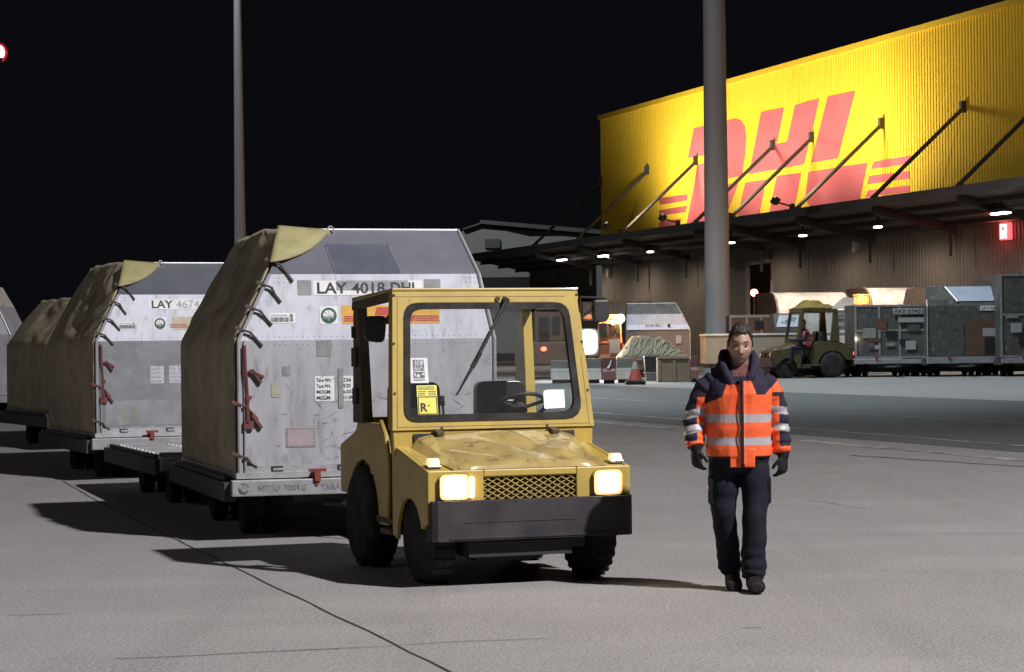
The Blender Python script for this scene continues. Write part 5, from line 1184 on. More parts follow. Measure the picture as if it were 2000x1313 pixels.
# trousers
mb = MB()
mb.limb([(0, 0, 0.965), (0, 0, 0.93), (0, 0.0, 0.86), (0, 0.01, 0.79)], [(.17, .12), (.195, .135), (.200, .14), (.17, .12)], 24)
def leg(pts, rad, sg):
    P_ = []; R_ = []; n = 30; seg = len(pts)-1
    for i in range(n+1):
        t = i/n*seg; k = min(int(t), seg-1); f = t-k
        p = Vector(pts[k]).lerp(Vector(pts[k+1]), f); r = rad[k]*(1-f)+rad[k+1]*f
        fo = 0.002+0.005*max(0, (i-18)/12); r += fo*math.sin(i*1.9+sg)+0.005*noise.noise(Vector((i*0.7, sg, 3)))
        P_.append(p+jig(p, 0.010, 8)); R_.append((r, r*1.02))
    mb.limb(P_, R_, 22)
leg([(-0.095, 0.0, 0.88), (-0.103, 0.0, 0.72), (-0.108, -0.02, 0.50), (-0.078, 0.06, 0.28), (-0.060, 0.12, 0.15), (-0.050, 0.125, 0.105)], [.104, .098, .080, .076, .078, .064], 0)
leg([(0.095, 0.0, 0.88), (0.098, -0.03, 0.72), (0.092, -0.075, 0.50), (0.084, -0.085, 0.28), (0.078, -0.09, 0.15), (0.076, -0.09, 0.085)], [.104, .096, .080, .080, .084, .070], 2)
mb.obox((-0.19, 0.0, 0.66), (0.03, 0.14, 0.18)); mb.obox((0.19, -0.03, 0.66), (0.02, 0.14, 0.17))
tr = shrink(mb, 'trousers', 0.0075, [M['trouser']], person_body, None, 3)
mb = MB(); mb.ball((-0.205, -0.06, 0.675), (0.008, 0.006, 0.02), 8, 6); mb.build('tag', M['reflect'], tr)
# boots
def boot(a, toe, h, pitch):
    mb = MB(); a = Vector(a); toe = Vector(toe); d = (toe-a)
    P_ = [a-d*0.20+Vector((0, 0, 0.045)), a+Vector((0, 0, 0.055)), a+d*0.45+Vector((0, 0, 0.048)), a+d*0.85+Vector((0, 0, 0.038)), a+d*1.02+Vector((0, 0, 0.032))]
    rings = []
    for p, (w, hh) in zip(P_, ((0.042, 0.050), (0.050, 0.062), (0.056, 0.056), (0.056, 0.048), (0.038, 0.032))):
        sx = d.normalized().cross(Vector((0, 0, 1))).normalized()
        rings.append([p+sx*w*math.cos(2*math.pi*k/18)+Vector((0, 0, max(-p.z+pitch*0, hh*math.sin(2*math.pi*k/18)))) for k in range(18)])
    mb.loft(rings)
    mb.limb([a+Vector((0, 0.0, 0.04)), a+Vector((0, 0.0, h))], [(0.050, 0.055), (0.055, 0.058)], 16)
    return shrink(mb, 'boot', 0.005, [M['boot']], person_body, None, 3)
boot((-0.047, 0.115, 0), (-0.047, -0.10, 0), 0.17, 0)
boot((0.078, -0.085, 0), (0.088, -0.30, 0.012), 0.15, 0)
# gloves with five fingers
mb = MB(); make_hand(mb, (-0.286, -0.045, 0.925), (0.04, -0.06, -1), (0.75, -0.75, 0), 0.55, 1); mb.limb([(-0.285, -0.04, 0.955), (-0.286, -0.044, 0.915)], [(0.043, 0.04), (0.036, 0.03)], 14); shrink(mb, 'glove', 0.0042, [M['glove']], person_body, None, 2)
mb = MB(); make_hand(mb, (0.289, 0.012, 0.875), (-0.05, -0.08, -1), (-0.75, -0.75, 0), 0.55, -1); mb.limb([(0.289, 0.018, 0.91), (0.289, 0.012, 0.865)], [(0.043, 0.04), (0.036, 0.03)], 14); shrink(mb, 'glove', 0.0042, [M['glove']], person_body, None, 2)
# ------------------------------------------------------------------ far apron: second tractor, dollies, containers, barriers
FG = 'dark containers queued on dollies by the warehouse'
def gp(x, Y): p = P(x, 676, Y); return Vector((p.x, Y, zg(Y)))
t2p = gp(1497, 66.2)
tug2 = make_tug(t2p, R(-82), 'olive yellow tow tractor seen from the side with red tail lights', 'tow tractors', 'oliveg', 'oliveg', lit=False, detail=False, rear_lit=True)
# its driver
dr = empty('person', gp(1568, 65.75)+Vector((0, 0, 0.0)), R(-82), 'driver in a red vest sitting in the far olive tractor', 'person')
mb = MB()
mb.limb([(0, 0.12, 0.86), (0, 0.11, 1.05), (0, 0.08, 1.28), (0, 0.06, 1.42)], [(0.19, 0.14), (0.20, 0.15), (0.21, 0.15), (0.10, 0.09)], 16)
mb.limb([(0, 0.05, 1.40), (0, 0.03, 1.52)], [(0.06, 0.06), (0.055, 0.06)], 12); mb.ball((0, 0.0, 1.61), (0.08, 0.105, 0.125), 16, 12); mb.ball((0, -0.105, 1.60), (0.016, 0.02, 0.02), 8, 6)
for s in (-1, 1):
    mb.limb([(s*0.20, 0.08, 1.36), (s*0.25, -0.02, 1.12), (s*0.17, -0.28, 1.10)], [(0.065, 0.065), (0.055, 0.055), (0.04, 0.04)], 12)
    mb.ball((s*0.16, -0.33, 1.10), (0.04, 0.06, 0.04), 8, 6)
    for k in range(4): mb.tube([(s*0.14+k*0.017, -0.36, 1.10), (s*0.14+k*0.017, -0.41, 1.08), (s*0.14+k*0.017, -0.42, 1.05)], 0.009, 6)
    mb.tube([(s*0.13, -0.31, 1.10), (s*0.10, -0.35, 1.11), (s*0.10, -0.38, 1.09)], 0.011, 6)
    mb.limb([(s*0.10, 0.08, 0.90), (s*0.13, -0.36, 0.88), (s*0.13, -0.40, 0.46)], [(0.10, 0.09), (0.07, 0.07), (0.05, 0.05)], 12); mb.limb([(s*0.13, -0.38, 0.46), (s*0.13, -0.52, 0.44)], [(0.05, 0.04), (0.04, 0.035)], 10)
def dmat(c, n):
    if c.z > 1.66 or (c.z > 1.53 and c.y > 0.04): return 1
    if c.z > 1.44 and c.y < 0.1: return 0
    return 1
bd = shrink(mb, 'body', 0.014, [M['skin'], M['navy']], dr, dmat, 3)
mb = MB(); mb.limb([(0, 0.12, 0.92), (0, 0.11, 1.05), (0, 0.08, 1.28), (0, 0.06, 1.38)], [(0.205, 0.155), (0.212, 0.162), (0.218, 0.160), (0.14, 0.11)], 24)
shrink(mb, 'vest', 0.014, [mat('red_vest', (0.50, 0.075, 0.065), 0.7), M['reflect']], bd, lambda c, n: 1 if (1.02 < c.z < 1.05 or 1.14 < c.z < 1.17) else 0, 2)

def plain_box(loc, rz, label, W, L, H, mats, top=None, idt=None, group=FG, chamfer=0.0, chl=False, cat='container', stickers=0, seed=1):
    """straight sided cargo box with a frame, panels and papers"""
    t = empty('cargo_container', loc, rz, label, cat, group); hw = W/2
    mb = MB()
    if chamfer: mb.prism([(-hw, 0), (hw, 0), (hw, H-chamfer), (hw-chamfer, H), (-hw, H)], 'y', 0, L)
    else: mb.box(-hw, hw, 0, L, 0, H)
    mb.build('shell', M[mats], t)
    mb = MB()
    for x in (-hw, -hw+W*0.333, -hw+W*0.62, hw): mb.box(x-0.03, x+0.03, -0.025, -0.002, 0.0, H if x < hw or not chamfer else H-chamfer)
    for z in (0.0, H*0.5, H-0.06): mb.box(-hw+0.03, hw-0.03, -0.018, -0.001, z, z+0.06)
    mb.build('frame', M['tape'], t)
    rnd = random.Random(seed); lib = [M['tape2'], M['tape'], M['annexdark'], M['boxdark'], M['annexdark'], M['boxbrown']]
    for k in range(stickers):
        x, z = rnd.uniform(-hw+0.1, hw-0.45), rnd.uniform(0.15, H-0.3); w_, h_ = rnd.uniform(0.12, 0.42), rnd.uniform(0.08, 0.34)
        mb = MB(); mb.box(x, x+w_, -0.0290-0.0008*k, -0.0265-0.0008*k, z, z+h_); mb.build('sheet', lib[k % 6] if k % 6 else M['tape2'], t)
    if idt:
        mb = MB(); mb.box(0.05, hw-0.08, -0.060, -0.052, H-0.28, H-0.10); pl = mb.build('id_plate', M['tape2'], t)
        mb = MB(); put_text(mb, idt, lambda x, z: Vector((x, -0.0625, z)), 0.08, H-0.25, 0.15, 0.01, hw-0.2); mb.build('lettering', M['ink'], pl, fix=False)
        mb = MB(); mb.box(0.2, hw-0.1, -0.060, -0.052, H-0.52, H-0.38); mb.build('id_plate', M['tape2'], t)
    if top: mb = MB(); mb.box(-hw+0.02, hw-0.02, 0.02, L-0.02, H+0.002, H+0.03); mb.build('lid', M[top], t)
    return t
QG = 'dollies of the dark queue by the warehouse'
RX = dict(mats=('boxdark', 'boxdark', 'bluewhite', 'boxdark'))
def bgdolly(x, Y, rz, label): return make_dolly(gp(x, Y), rz, label, QG, text=False, rollers=False, w=2.25)
bgdolly(1742, 66, R(3), 'dolly under the short dark container behind the olive tractor')
plain_box(gp(1741, 66)+Vector((0, 0, 0.55)), R(3), 'short dirty dark container with papers, next to the olive tractor', 2.1, 1.6, 1.56, 'boxdark', idt='AKE 07451', stickers=12, seed=4)
bgdolly(1884, 65.6, R(3), 'dolly under the tall container with the pale blue slanted panel')
make_uld(gp(1883, 65.6)+Vector((0, 0, 0.55)), R(3), 'tall dark container with a pale blue slanted top panel near the right edge', group=FG, idt=('', '', ''), det=0, H=2.08, lx=0.02, rx=0.02, sz=1.5, W=2.14, mats=('boxdark', 'boxdark', 'boxdark', 'boxdark'))
u = gp(1883, 65.6)
sl = MB(); 
t = [o for o in scn.objects if o.get('label', '').startswith('tall dark container')][0]
sl.add([(-0.15, 0.06, 1.62), (1.05, 0.06, 1.62), (1.05, 0.44, 2.05), (-0.42, 0.44, 2.05)], [(0, 1, 2, 3)]); sp_ = sl.build('slanted_panel', M['bluewhite'], t); sp_.location = (0, -0.03, 0.02)
sl = MB(); sl.tube([(-0.17, 0.02, 1.63), (-0.44, 0.40, 2.06)], 0.03, 6); sl.build('edge_rail', M['rail'], t)
sl = MB(); sl.box(0.48, 1.03, -0.02, -0.004, 1.36, 1.50); pl = sl.build('id_plate', M['white'], t)
sl = MB(); put_text(sl, 'LAY 4363', lambda x, z: Vector((x, -0.0225, z)), 0.52, 1.39, 0.11, 0.01, 0.47); sl.build('lettering', M['ink'], pl, fix=False)
for k, (a_, b_, c_, d_, m_) in enumerate(((0.05, 1.0, 0.05, 1.1, 'boxbrown'), (0.55, 1.0, 0.62, 0.85, 'tape2'), (-1.0, 0.0, 0.05, 1.0, 'boxdark'), (0.6, 1.0, 0.1, 0.58, 'annexdark'))):
    sl = MB(); sl.box(a_, b_, -0.012-0.003*k, -0.006-0.003*k, c_, d_); sl.build('sheet', M[m_], t)
bgdolly(2030, 65, R(3), 'dolly cut by the right picture edge')
plain_box(gp(2028, 65)+Vector((0, 0, 0.55)), R(3), 'tallest dark container, cut by the right picture edge', 2.14, 3.0, 2.40, 'boxdark', stickers=8, seed=9)
# second row, lit from the canopy
SG = 'containers parked under the canopy'
W2 = dict(mats=('boxwhite', 'boxwhite', 'boxwhite', 'boxbrown'))
def rear_uld(x, Y, label, top_y, W, panel='boxwhite', rz=0, Lr=2.4, side='boxbrown', low='boxdark', arc=True, zbase=0.55):
    """container whose front leans back in one big pale sheet above a dark lower half, brown end cheek on the left"""
    b = gp(x, Y); H = P(x, top_y, Y).z-b.z-zbase; hw = W/2
    t = empty('cargo_container', b+Vector((0, 0, zbase)), rz, label, 'container', SG); h0 = H-0.72
    n = 9; arcp = [(0, h0)]+[(0.75*(1-math.cos(i/n*math.pi/2)), h0+0.72*math.sin(i/n*math.pi/2)) for i in range(1, n+1)]
    prof = [(0, 0)]+arcp+[(Lr, H), (Lr, 0)]
    for x_ in (-hw, hw-0.05): mb = MB(); mb.prism(prof, 'x', x_, x_+0.05); mb.build('end_panel', M[side], t)
    mb = MB()
    for i in range(len(arcp)-1):
        (y0, z0), (y1, z1) = arcp[i], arcp[i+1]; y0 += 0.02; y1 += 0.02
        mb.add([(-hw+0.051, y0, z0), (hw-0.051, y0, z0), (hw-0.051, y1, z1), (-hw+0.051, y1, z1)], [(0, 1, 2, 3)])
    mb.add([(-hw+0.051, 0.77, H), (hw-0.051, 0.77, H), (hw-0.051, Lr, H), (-hw+0.051, Lr, H)], [(0, 1, 2, 3)])
    mb.build('curved_panel', M[panel], t, fix=True)
    mb = MB(); mb.box(-hw+0.051, hw-0.051, 0.03, Lr-0.02, 0, h0-0.002); mb.build('lower_panel', M[low], t)
    mb = MB(); mb.tube([(-hw, -0.01+y, z) for y, z in arcp], 0.03, 6); mb.build('edge_rail', M['beige'], t)
    mb = MB(); mb.box(-hw-0.03, hw+0.03, -0.04, 0.0, -0.03, 0.05); mb.build('base_rail', M['beige'], t)
    mb = MB(); mb.box(-hw+0.05, hw-0.05, 0.1, Lr, -0.12, -0.035)
    for s in (-1, 1):
        for y in (0.4, Lr-0.4): mb.box(s*(hw-0.25)-0.06, s*(hw-0.25)+0.06, y-0.06, y+0.06, -zbase, -0.121)
    mb.build('stand', M['steel'], t)
    return t
rear_uld(1592, 76, 'container with a wide pale curved front panel behind the olive tractor', 570, 2.62, rz=R(12))
rear_uld(1762, 76, 'container with a pale curved panel behind the short dark one', 561, 2.15, rz=R(12))
rear_uld(1205, 84, 'container with a glowing pale panel half hidden behind the orange truck', 588, 2.6, zbase=0.6)
t = plain_box(gp(1622, 71.5)+Vector((0, 0, 0.5)), R(2), 'white fronted container topped with crumpled mustard sheets', 2.0, 1.5, P(1622, 606, 71.5).z-zg(71.5)-0.5, 'boxwhite', idt='LAY 7117', group=SG)
mb = MB(); mb.box(-0.8, 0.8, 0.2, 1.3, -0.5, -0.004); mb.build('stand', M['steel'], t)
top = P(1622, 604, 71.5)
hp = empty('crumpled_sheet', Vector((P(1590, 600, 71.7).x, 71.7, top.z)), 0, 'crumpled mustard coloured sheet lying on the white fronted container', 'sheet')
mb = MB()
def heap(u, v):
    x = (u-0.5)*1.5; y = v*1.1
    z = max(0, 0.26*math.exp(-((x+0.10)/0.38)**2)+0.10*math.exp(-((x-0.45)/0.25)**2)+0.16*abs(noise.noise(Vector((x*2.6, y*2, 4)))))*min(1, u*6, (1-u)*6, v*5+0.2, (1-v)*5)
    return Vector((x, y, z+0.01))
mb.grid(heap, 26, 14); mb.build('sheet', M['ytarp'], hp)
hp2 = empty('tarpaulin_lid', Vector((P(1655, 600, 71.6).x, 71.6, top.z+0.02)), 0, 'pale folded lid propped beside the mustard sheet', 'lid')
mb = MB(); mb.hexa([(-0.5, 0.1, 0), (0.5, 0.1, 0), (0.5, 0.6, 0), (-0.5, 0.6, 0), (-0.05, 0.1, 0.36), (0.5, 0.1, 0.30), (0.5, 0.6, 0.30), (-0.05, 0.6, 0.36)]); mb.build('lid', M['boxwhite'], hp2)
# amber lit slatted box on the short container
p = P(1684, 600, 67.2); ab = empty('amber_beacon_box', Vector((p.x, 67.2, zg(67)+0.55+1.57)), 0, 'small slatted box glowing amber on top of the short dark container', 'beacon')
mb = MB(); mb.box(-0.26, 0.26, 0.0, 0.4, 0, 0.03); mb.box(-0.26, 0.26, 0.0, 0.4, 0.30, 0.33)
for i in range(6): x = -0.24+i*0.096; mb.box(x-0.012, x+0.012, 0, 0.03, 0.031, 0.299)
mb.build('frame', M['beige'], ab); mb = MB(); mb.box(-0.2, 0.2, 0.05, 0.35, 0.05, 0.26); mb.build('lamp', emis('amber_glow', (1, 0.42, 0.12), 1.5), ab)
lamp('amber_box_light', 'POINT', (p.x, 67.0, zg(67)+2.45), 40, (1, 0.45, 0.14), None, radius=0.1)
lamp('amber_box_light', 'POINT', (p.x-0.7, 73.5, zg(67)+2.6), 55, (1, 0.45, 0.14), None, radius=0.1)
# small containers left of the tractor
t = plain_box(gp(1476, 72)+Vector((0, 0, 0.5)), R(0), 'dark brown container with a pale top edge behind the walking man', 1.6, 1.5, P(1470, 617, 72).z-zg(72)-0.5, 'boxbrown', top='beige', group=SG, stickers=5, seed=3)
mb = MB(); mb.box(-0.7, 0.7, 0.1, 1.4, -0.5, -0.004); mb.build('stand', M['steel'], t)
b = gp(1542, 70); Hh = P(1540, 612, 70).z-b.z-0.5
t = empty('cargo_container', b+Vector((0, 0, 0.5)), 0, 'container with a pale blue scribbled slanted window left of the tractor cab', 'container', SG)
mb = MB(); mb.prism([(0, 0), (0, Hh-0.42), (0.34, Hh), (1.4, Hh), (1.4, 0)], 'x', -0.45, 0.45); mb.box(-0.4, 0.4, 0.1, 1.3, -0.5, -0.004); mb.build('shell', M['boxdark'], t)
mb = MB(); mb.add([(-0.40, -0.015, Hh-0.42), (0.26, -0.015, Hh-0.42), (0.34, 0.29, Hh-0.05), (-0.28, 0.29, Hh-0.05)], [(0, 1, 2, 3)]); pn = mb.build('slanted_panel', M['bluewhite'], t, fix=False)
mb = MB()
fnp = lambda x, z: Vector((x, -0.022+(z)*0.305/0.37, Hh-0.42+z))
for k in range(3): put_text(mb, ('m2lw', 'sw7u', 'nJw')[k], fnp, -0.25+k*0.15, 0.10+0.06*k, 0.14, 0.01)
mb.build('lettering', M['ink'], pn, fix=False)
mb = MB(); mb.tube([(0.30, -0.03, Hh-0.44), (0.38, 0.29, Hh-0.03)], 0.02, 6); mb.build('edge_rail', M['rail'], t)
# low beige wall-sided trailer behind the man
b = gp(1488, 67.6); w0, w1 = P(1377, 676, 67.6).x-b.x, P(1600, 676, 67.6).x-b.x; h1 = P(1480, 655, 67.6).z-b.z
t = empty('flat_trailer', b, 0, 'low beige sided trailer behind the walking man', 'trailer')
mb = MB(); mb.box(w0, w1, 0, 1.8, 0.42, h1); mb.build('side_board', M['beige'], t, bevel=0.02)
mb = MB(); mb.box(w0-0.02, w1+0.02, -0.03, 1.83, h1+0.003, h1+0.06); mb.build('top_rim', M['boxwhite'], t)
mb = MB(); mb.box(w0+0.1, w1-0.1, 0.1, 1.7, 0.30, 0.416); mb.build('chassis', M['steel'], t)
for x in (w0+0.5, w1-0.5):
    for y in (0.25, 1.5): wheel(t, (x, y, 0.21), 0.21, 0.14, R(90), n=16)
lamp('tractor_headlight_glow', 'SPOT', (t2p.x-0.2, t2p.y-0.1, zg(66)+0.72), 60, (1, 0.72, 0.38), (t2p.x-2.4, 67.7, zg(66)+0.75), 100, 0.8, 0.06)
lamp('plate_light', 'POINT', (gp(1672, 66).x, 65.9, zg(66)+1.12), 2.5, (1, 0.85, 0.6), None, radius=0.03)

# ---- container with the blue-lit panel left of the mast
b = gp(1286, 70.5); Hh = P(1286, 592, 70.5).z-b.z-0.5
make_uld(b+Vector((0.0, 0, 0.5)), R(-2), 'container with a bright lettered slanted panel left of the thick mast', group=SG, idt=('', '', ''), det=0, H=Hh, W=1.98, lx=0.03, rx=0.42, sz=0.99, mats=('wgrey', 'bluewhite', 'boxdark', 'boxbrown'))
t = [o for o in scn.objects if o.get('label', '').startswith('container with a bright lettered')][0]
sl = MB()
zs1, zs2 = 0.99, Hh*0.81
def Fp(x, z, off): return Vector((x, 0.30*(z-zs1)/(zs2-zs1)-off, z))
sl.add([(-0.985, -0.03, zs1), (0.97, -0.03, zs1), (0.75, 0.14, zs2-0.02), (-0.965, 0.14, zs2-0.02)], [(0, 1, 2, 3)]); pn = sl.build('slanted_panel', M['bluewhite'], t, fix=False)
fb = lambda x, z: Vector((x, -0.037+0.17*(z-zs1)/(zs2-zs1), z))
zq = zs1+(zs2-zs1)*0.60
sl = MB(); sl.add([fb(-0.55, zq-0.02), fb(0.32, zq-0.02), fb(0.32, zq+0.12), fb(-0.55, zq+0.12)], [(0, 1, 2, 3)]); sl.build('id_plate', M['white'], t, fix=False)
fb2 = lambda x, z: fb(x, z)+Vector((0, -0.004, 0))
sl = MB(); put_text(sl, 'LAY 6028 DHL', fb2, -0.51, zq, 0.105, 0.01, 0.80); put_text(sl, 'DHL', fb2, -0.40, zq-0.20, 0.11, 0.03, 0.50, sx=1.6); sl.build('lettering', M['inkgrey'], pn, fix=False)
sl = MB(); sl.lathe([(-0.012, 0.05), (0.0, 0.05)], (0.33, -0.02, zq-0.16), 'y', 12); sl.build('emblem', M['green'], t)
sl = MB(); sl.box(-0.9, 0.9, 0.2, 2.9, -0.5, -0.025); sl.build('stand', M['steel'], t)
sl = MB(); sl.box(0.55, 0.72, -0.04, -0.01, 0.55, 0.80); sl.build('sticker', M['tape2'], t)
# heap of netting on a flat trailer in front of it
b = gp(1276, 66); t = empty('net_trailer', b, 0, 'flat trailer carrying the heap of folded cargo nets', 'trailer'); hz = P(1276, 697, 66).z-b.z
mb = MB(); mb.box(-1.05, 1.1, 0, 1.5, hz-0.10, hz-0.003); mb.box(-0.9, 0.9, 0.2, 1.3, 0.30, hz-0.102); mb.build('deck', M['wood'], t)
for x in (-0.7, 0.7):
    for y in (0.3, 1.2): wheel(t, (x, y, 0.20), 0.20, 0.12, R(90), n=16)
nh = empty('net_heap', b+Vector((0, 0, hz)), 0, 'heap of folded pale cargo nets lying on the flat trailer left of the mast', 'net heap')
mb = MB()
def heap2(u, v):
    x = (u-0.5)*2.1; y = 0.05+v*1.3
    env = min(1, u*4.5)*min(1, (1-u)**0.8*2.2)*min(1, v*3.0+0.02)*min(1, (1-v)*4)
    z = env*(0.52-0.20*max(0, x)+0.10*noise.noise(Vector((x*2, y*2, 1))))+0.10*abs(noise.noise(Vector((x*4.5, y*4, 7))))*env+0.05*abs(noise.noise(Vector((x*11, y*9, 2))))*env
    return Vector((x, y-0.12*env, z))
mb.grid(heap2, 70, 40)
nhb = mb.build('net', M['net'], nh)
rnd = random.Random(3); mb = MB()
for k in range(26):
    u0 = rnd.uniform(0.08, 0.8); pts = []
    for i in range(12):
        u = u0+0.02*i+0.02*math.sin(i*0.9+k); v = 0.02+i/11*0.6
        p = heap2(min(max(u, 0.02), 0.97), v); pts.append(p+Vector((0, -0.015, 0.02)))
    mb.tube(pts, 0.013, 5)
mb.build('rope', mat('pale_rope', (0.36, 0.32, 0.25), 0.8), nh)

# ---- barriers, cone, boards between the tractor cab and the mast
BG_ = 'plastic barriers in a row before the nets'
def barrier(x0, x1, y0, y1, Y, m, label, band=False, legs=True):
    b = gp((x0+x1)/2, Y); W = (x1-x0)/F*Y; zt = P((x0+x1)/2, y0, Y).z-b.z
    t = empty('barrier', b, 0, label, 'barrier', BG_); hw = W/2
    mb = MB(); mb.prism([(0.0, 0.10), (0.06, 0.34), (0.14, 0.42), (0.14, zt), (0.30, zt), (0.30, 0.42), (0.38, 0.34), (0.44, 0.10)], 'x', -hw, hw); mb.build('shell', M[m], t, bevel=0.012)
    mb = MB(); mb.box(-hw+0.05, hw-0.05, 0.02, 0.42, 0.0, 0.098); mb.build('foot', M['rubber'] if not band else M['steel'], t)
    if band: mb = MB(); mb.box(-hw+0.004, hw-0.004, -0.012, 0.02, 0.11, 0.33); mb.build('white_band', M['boxwhite'], t)
    return t
barrier(1145, 1174, 700, 746, 63.2, 'barrierg', 'grey barrier with a white foot just right of the yellow cab', True)
t = barrier(1176, 1203, 699, 750, 62.6, 'barrierr', 'dull red barrier with a white arrow beside the grey one')
mb = MB(); mb.tube([(-0.03, 0.12, 0.42), (0.03, 0.12, 0.52), (0.06, 0.12, 0.66)], [0.04, 0.03, 0.015], 6); mb.build('arrow', M['white'], t)
barrier(1204, 1236, 700, 746, 63.2, 'barrierg', 'grey barrier with a white foot left of the traffic cone', True)
barrier(1075, 1143, 704, 746, 63.4, 'barrierg', 'wide grey barrier seen through the tractor windscreen', True)
b = gp(1317, 63.6); t = empty('board_crate', b, 0, 'tan boarded crate right of the traffic cone', 'crate', None)
w_ = (1350-1284)/F*63.6/2; zt = P(1317, 701, 63.6).z-b.z
mb = MB(); mb.box(-w_, w_, 0, 0.7, 0.0, zt); mb.build('side', M['wood'], t, bevel=0.015)
mb = MB()
for x in (-w_+0.05, 0, w_-0.05): mb.box(x-0.04, x+0.04, -0.03, -0.002, 0.03, zt-0.03)
mb.box(-w_+0.0, w_, -0.03, 0.7, zt+0.002, zt+0.03); mb.build('batten', M['wood'], t)
barrier(1349, 1364, 696, 744, 63.0, 'barrierr', 'narrow dark red barrier against the tan crate')
b = gp(1271, 64.6); t = empty('black_crate', b, 0, 'black open crate between the cone and the tan crate', 'crate')
mb = MB(); mb.prism([(-0.16, 0.26), (0.16, 0.26), (0.19, 0.72), (-0.19, 0.72)], 'y', 0, 0.4); mb.build('tub', M['black'], t, bevel=0.02)
mb = MB(); mb.box(-0.20, 0.20, -0.03, 0.43, 0.23, 0.256); mb.box(-0.15, 0.15, 0.05, 0.35, 0, 0.226); mb.build('tray', M['tape2'], t)
b = gp(1240, 61.8); t = empty('traffic_cone', b, 0, 'red and white traffic cone with a black foot', 'traffic cone')
ch = P(1240, 699, 61.8).z-b.z
mb = MB(); mb.box(-0.27, 0.27, -0.27, 0.27, 0, 0.11); mb.build('foot', M['rubber'], t, bevel=0.03)
mb = MB(); mb.lathe([(0.111, 0.20), (ch*0.58, 0.10)], (0, 0, 0), 'z', 20); mb.build('lower_cone', M['conered'], t, 40)
mb = MB(); mb.lathe([(ch*0.581, 0.101), (ch*0.86, 0.052)], (0, 0, 0), 'z', 20); mb.build('reflective_sleeve', M['barrierw'], t, 40)
mb = MB(); mb.lathe([(ch*0.861, 0.050), (ch, 0.03)], (0, 0, 0), 'z', 20); mb.build('cone_tip', M['conered'], t, 40)

# ---- orange truck with glaring work lamp and beacon
b = gp(1172, 67.5); t = empty('loader_truck', b, 0, 'orange cabbed truck with a glaring white lamp and amber beacon', 'truck')
k = F/67.5; X = lambda x: P(x, 676, 67.5).x-b.x; Z = lambda y: P(1172, y, 67.5).z-b.z
mb = MB(); mb.box(X(1130), X(1218), 0.1, 2.2, Z(722), Z(672)); mb.hexa([(X(1166), 0.0, Z(671.8)), (X(1216), 0.0, Z(671.8)), (X(1216), 2.0, Z(671.8)), (X(1166), 2.0, Z(671.8)), (X(1170), 0.12, Z(624)), (X(1213), 0.12, Z(624)), (X(1213), 1.9, Z(624)), (X(1170), 1.9, Z(624))])
mb.box(X(1140), X(1214), 0.10, 2.0, Z(623.5), Z(614)); mb.build('cab', M['orangep'], t, bevel=0.03)
mb = MB(); 
for a_, b_ in ((1189, 1199), (1202, 1212)): mb.box(X(a_), X(b_), -0.02, 0.1, Z(655), Z(632))
mb.box(X(1171), X(1185), -0.05, 0.05, Z(656), Z(634)); mb.build('window', M['darkglass'], t)
mb = MB(); mb.box(X(1170), X(1186), -0.12, -0.055, Z(658), Z(632)); mb.box(X(1172.5), X(1183.5), -0.13, -0.121, Z(655), Z(635)); mb.build('mirror', M['black'], t, bevel=0.02)
mb = MB(); mb.box(X(1190), X(1211), -0.04, 0.0, Z(690), Z(664)); mb.build('radiator', M['tape'], t)
mb = MB(); mb.box(X(1131), X(1217), 0.0, 0.099, Z(722), Z(700)); mb.build('bumper', M['steel'], t)
for x in (1140, 1208): wheel(t, (X(x), 0.5, 0.34), 0.34, 0.24, 0, n=18)
wl = empty('work_lamp', (X(1149), -0.02, Z(668))); wl.parent = t
mb = MB(); mb.prism(round_poly([(-0.19, -0.30), (0.19, -0.30), (0.19, 0.30), (-0.19, 0.30)], 0.17, 7), 'y', -0.08, 0.10); mb.build('lens', M['work'], wl)
mb = MB(); mb.prism(round_poly([(-0.27, -0.37), (0.27, -0.37), (0.27, 0.37), (-0.27, 0.37)], 0.22, 7), 'y', -0.06, 0.105); mb.build('glow_ring', M['workglow'], wl)  # dim emissive rim paints the glare around the lens
mb = MB(); mb.prism(round_poly([(-0.31, -0.41), (0.31, -0.41), (0.31, 0.41), (-0.31, 0.41)], 0.2, 6), 'y', -0.04, 0.11); mb.build('housing', M['barrierw'], wl)
mb = MB(); mb.lathe([(0, 0.10), (0.05, 0.10)], (X(1213), 0.3, Z(633)), 'z', 16); mb.build('beacon_base', M['black'], t)
mb = MB(); mb.ball((X(1213), 0.3, Z(633)+0.05+0.11), (0.13, 0.13, 0.13), 16, 10); mb.build('beacon', M['amber'], t, True)
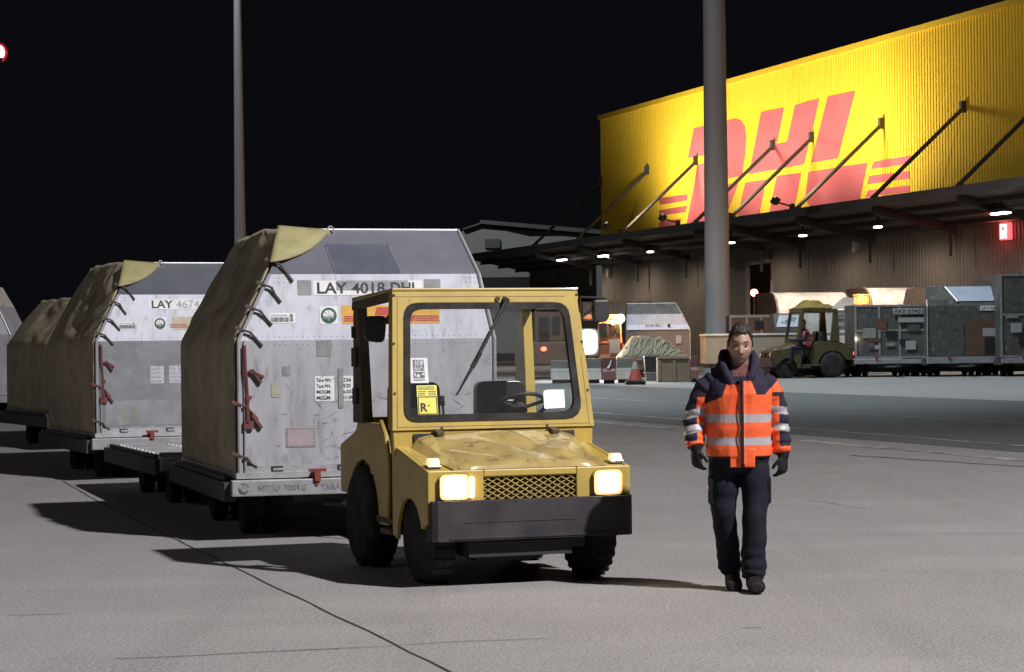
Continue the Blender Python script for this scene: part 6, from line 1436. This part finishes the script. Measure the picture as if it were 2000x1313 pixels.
mb = MB(); mb.ball((X(1197), -0.02, Z(632)), 0.05, 10, 8); mb.build('marker_lamp', emis('amber_marker', (1, 0.6, 0.3), 12), t, True)
lamp('work_lamp_light', 'SPOT', b+Vector((X(1149), -0.25, Z(668))), 900, (1, 0.98, 0.94), b+Vector((X(1149)-0.5, -6, 0)), 130, 0.9, 0.2)
lamp('beacon_light', 'POINT', b+Vector((X(1213), -0.05, Z(625))), 330, (1, 0.45, 0.14), None, radius=0.1)
lamp('panel_fill', 'SPOT', P(1592, 470, 74.0), 420, (1, 0.86, 0.70), P(1592, 585, 76.5), 95, 0.6, 0.1)  # added spots without fixtures, brighten the pale container panels
lamp('panel_fill', 'SPOT', P(1762, 450, 74.0), 420, (1, 0.86, 0.70), P(1762, 572, 76.5), 95, 0.6, 0.1)
lamp('panel_fill', 'SPOT', Wl(6, -2.0, 5.2), 900, (1, 0.86, 0.66), (gp(1205, 84).x, 84.3, 2.6), 50, 0.6, 0.1)
# dark parked truck seen through the windscreen, with one red tail lamp
b = gp(1060, 69); t = empty('parked_truck', b, 0, 'dark parked truck with a red tail lamp seen through the tractor windscreen', 'truck')
X = lambda x: P(x, 676, 69).x-b.x; Z = lambda y: P(1060, y, 69).z-b.z
mb = MB(); mb.box(X(1005), X(1120), 0, 4, Z(712), Z(668)); mb.box(X(1045), X(1120), 0.3, 4, Z(667.8), Z(606)); mb.build('body', M['boxbrown'], t, bevel=0.03)
mb = MB(); mb.box(X(1045)+0.05, X(1120)-0.05, 0.26, 0.297, Z(604), Z(592)); mb.build('light_panel', M['beige'], t)
mb = MB(); mb.box(X(1052), X(1072), -0.02, 0.295, Z(650), Z(620)); mb.box(X(1080), X(1094), 0.25, 0.298, Z(650), Z(618)); mb.build('window', M['darkglass'], t)
mb = MB(); mb.ball((X(1062), -0.02, Z(682)), (0.09, 0.05, 0.07), 10, 8); mb.build('tail_lamp', M['tail'], t, True)
for x in (1020, 1105):
    for y in (0.6, 3.2): wheel(t, (X(x), y, 0.36), 0.36, 0.24, 0, n=18)
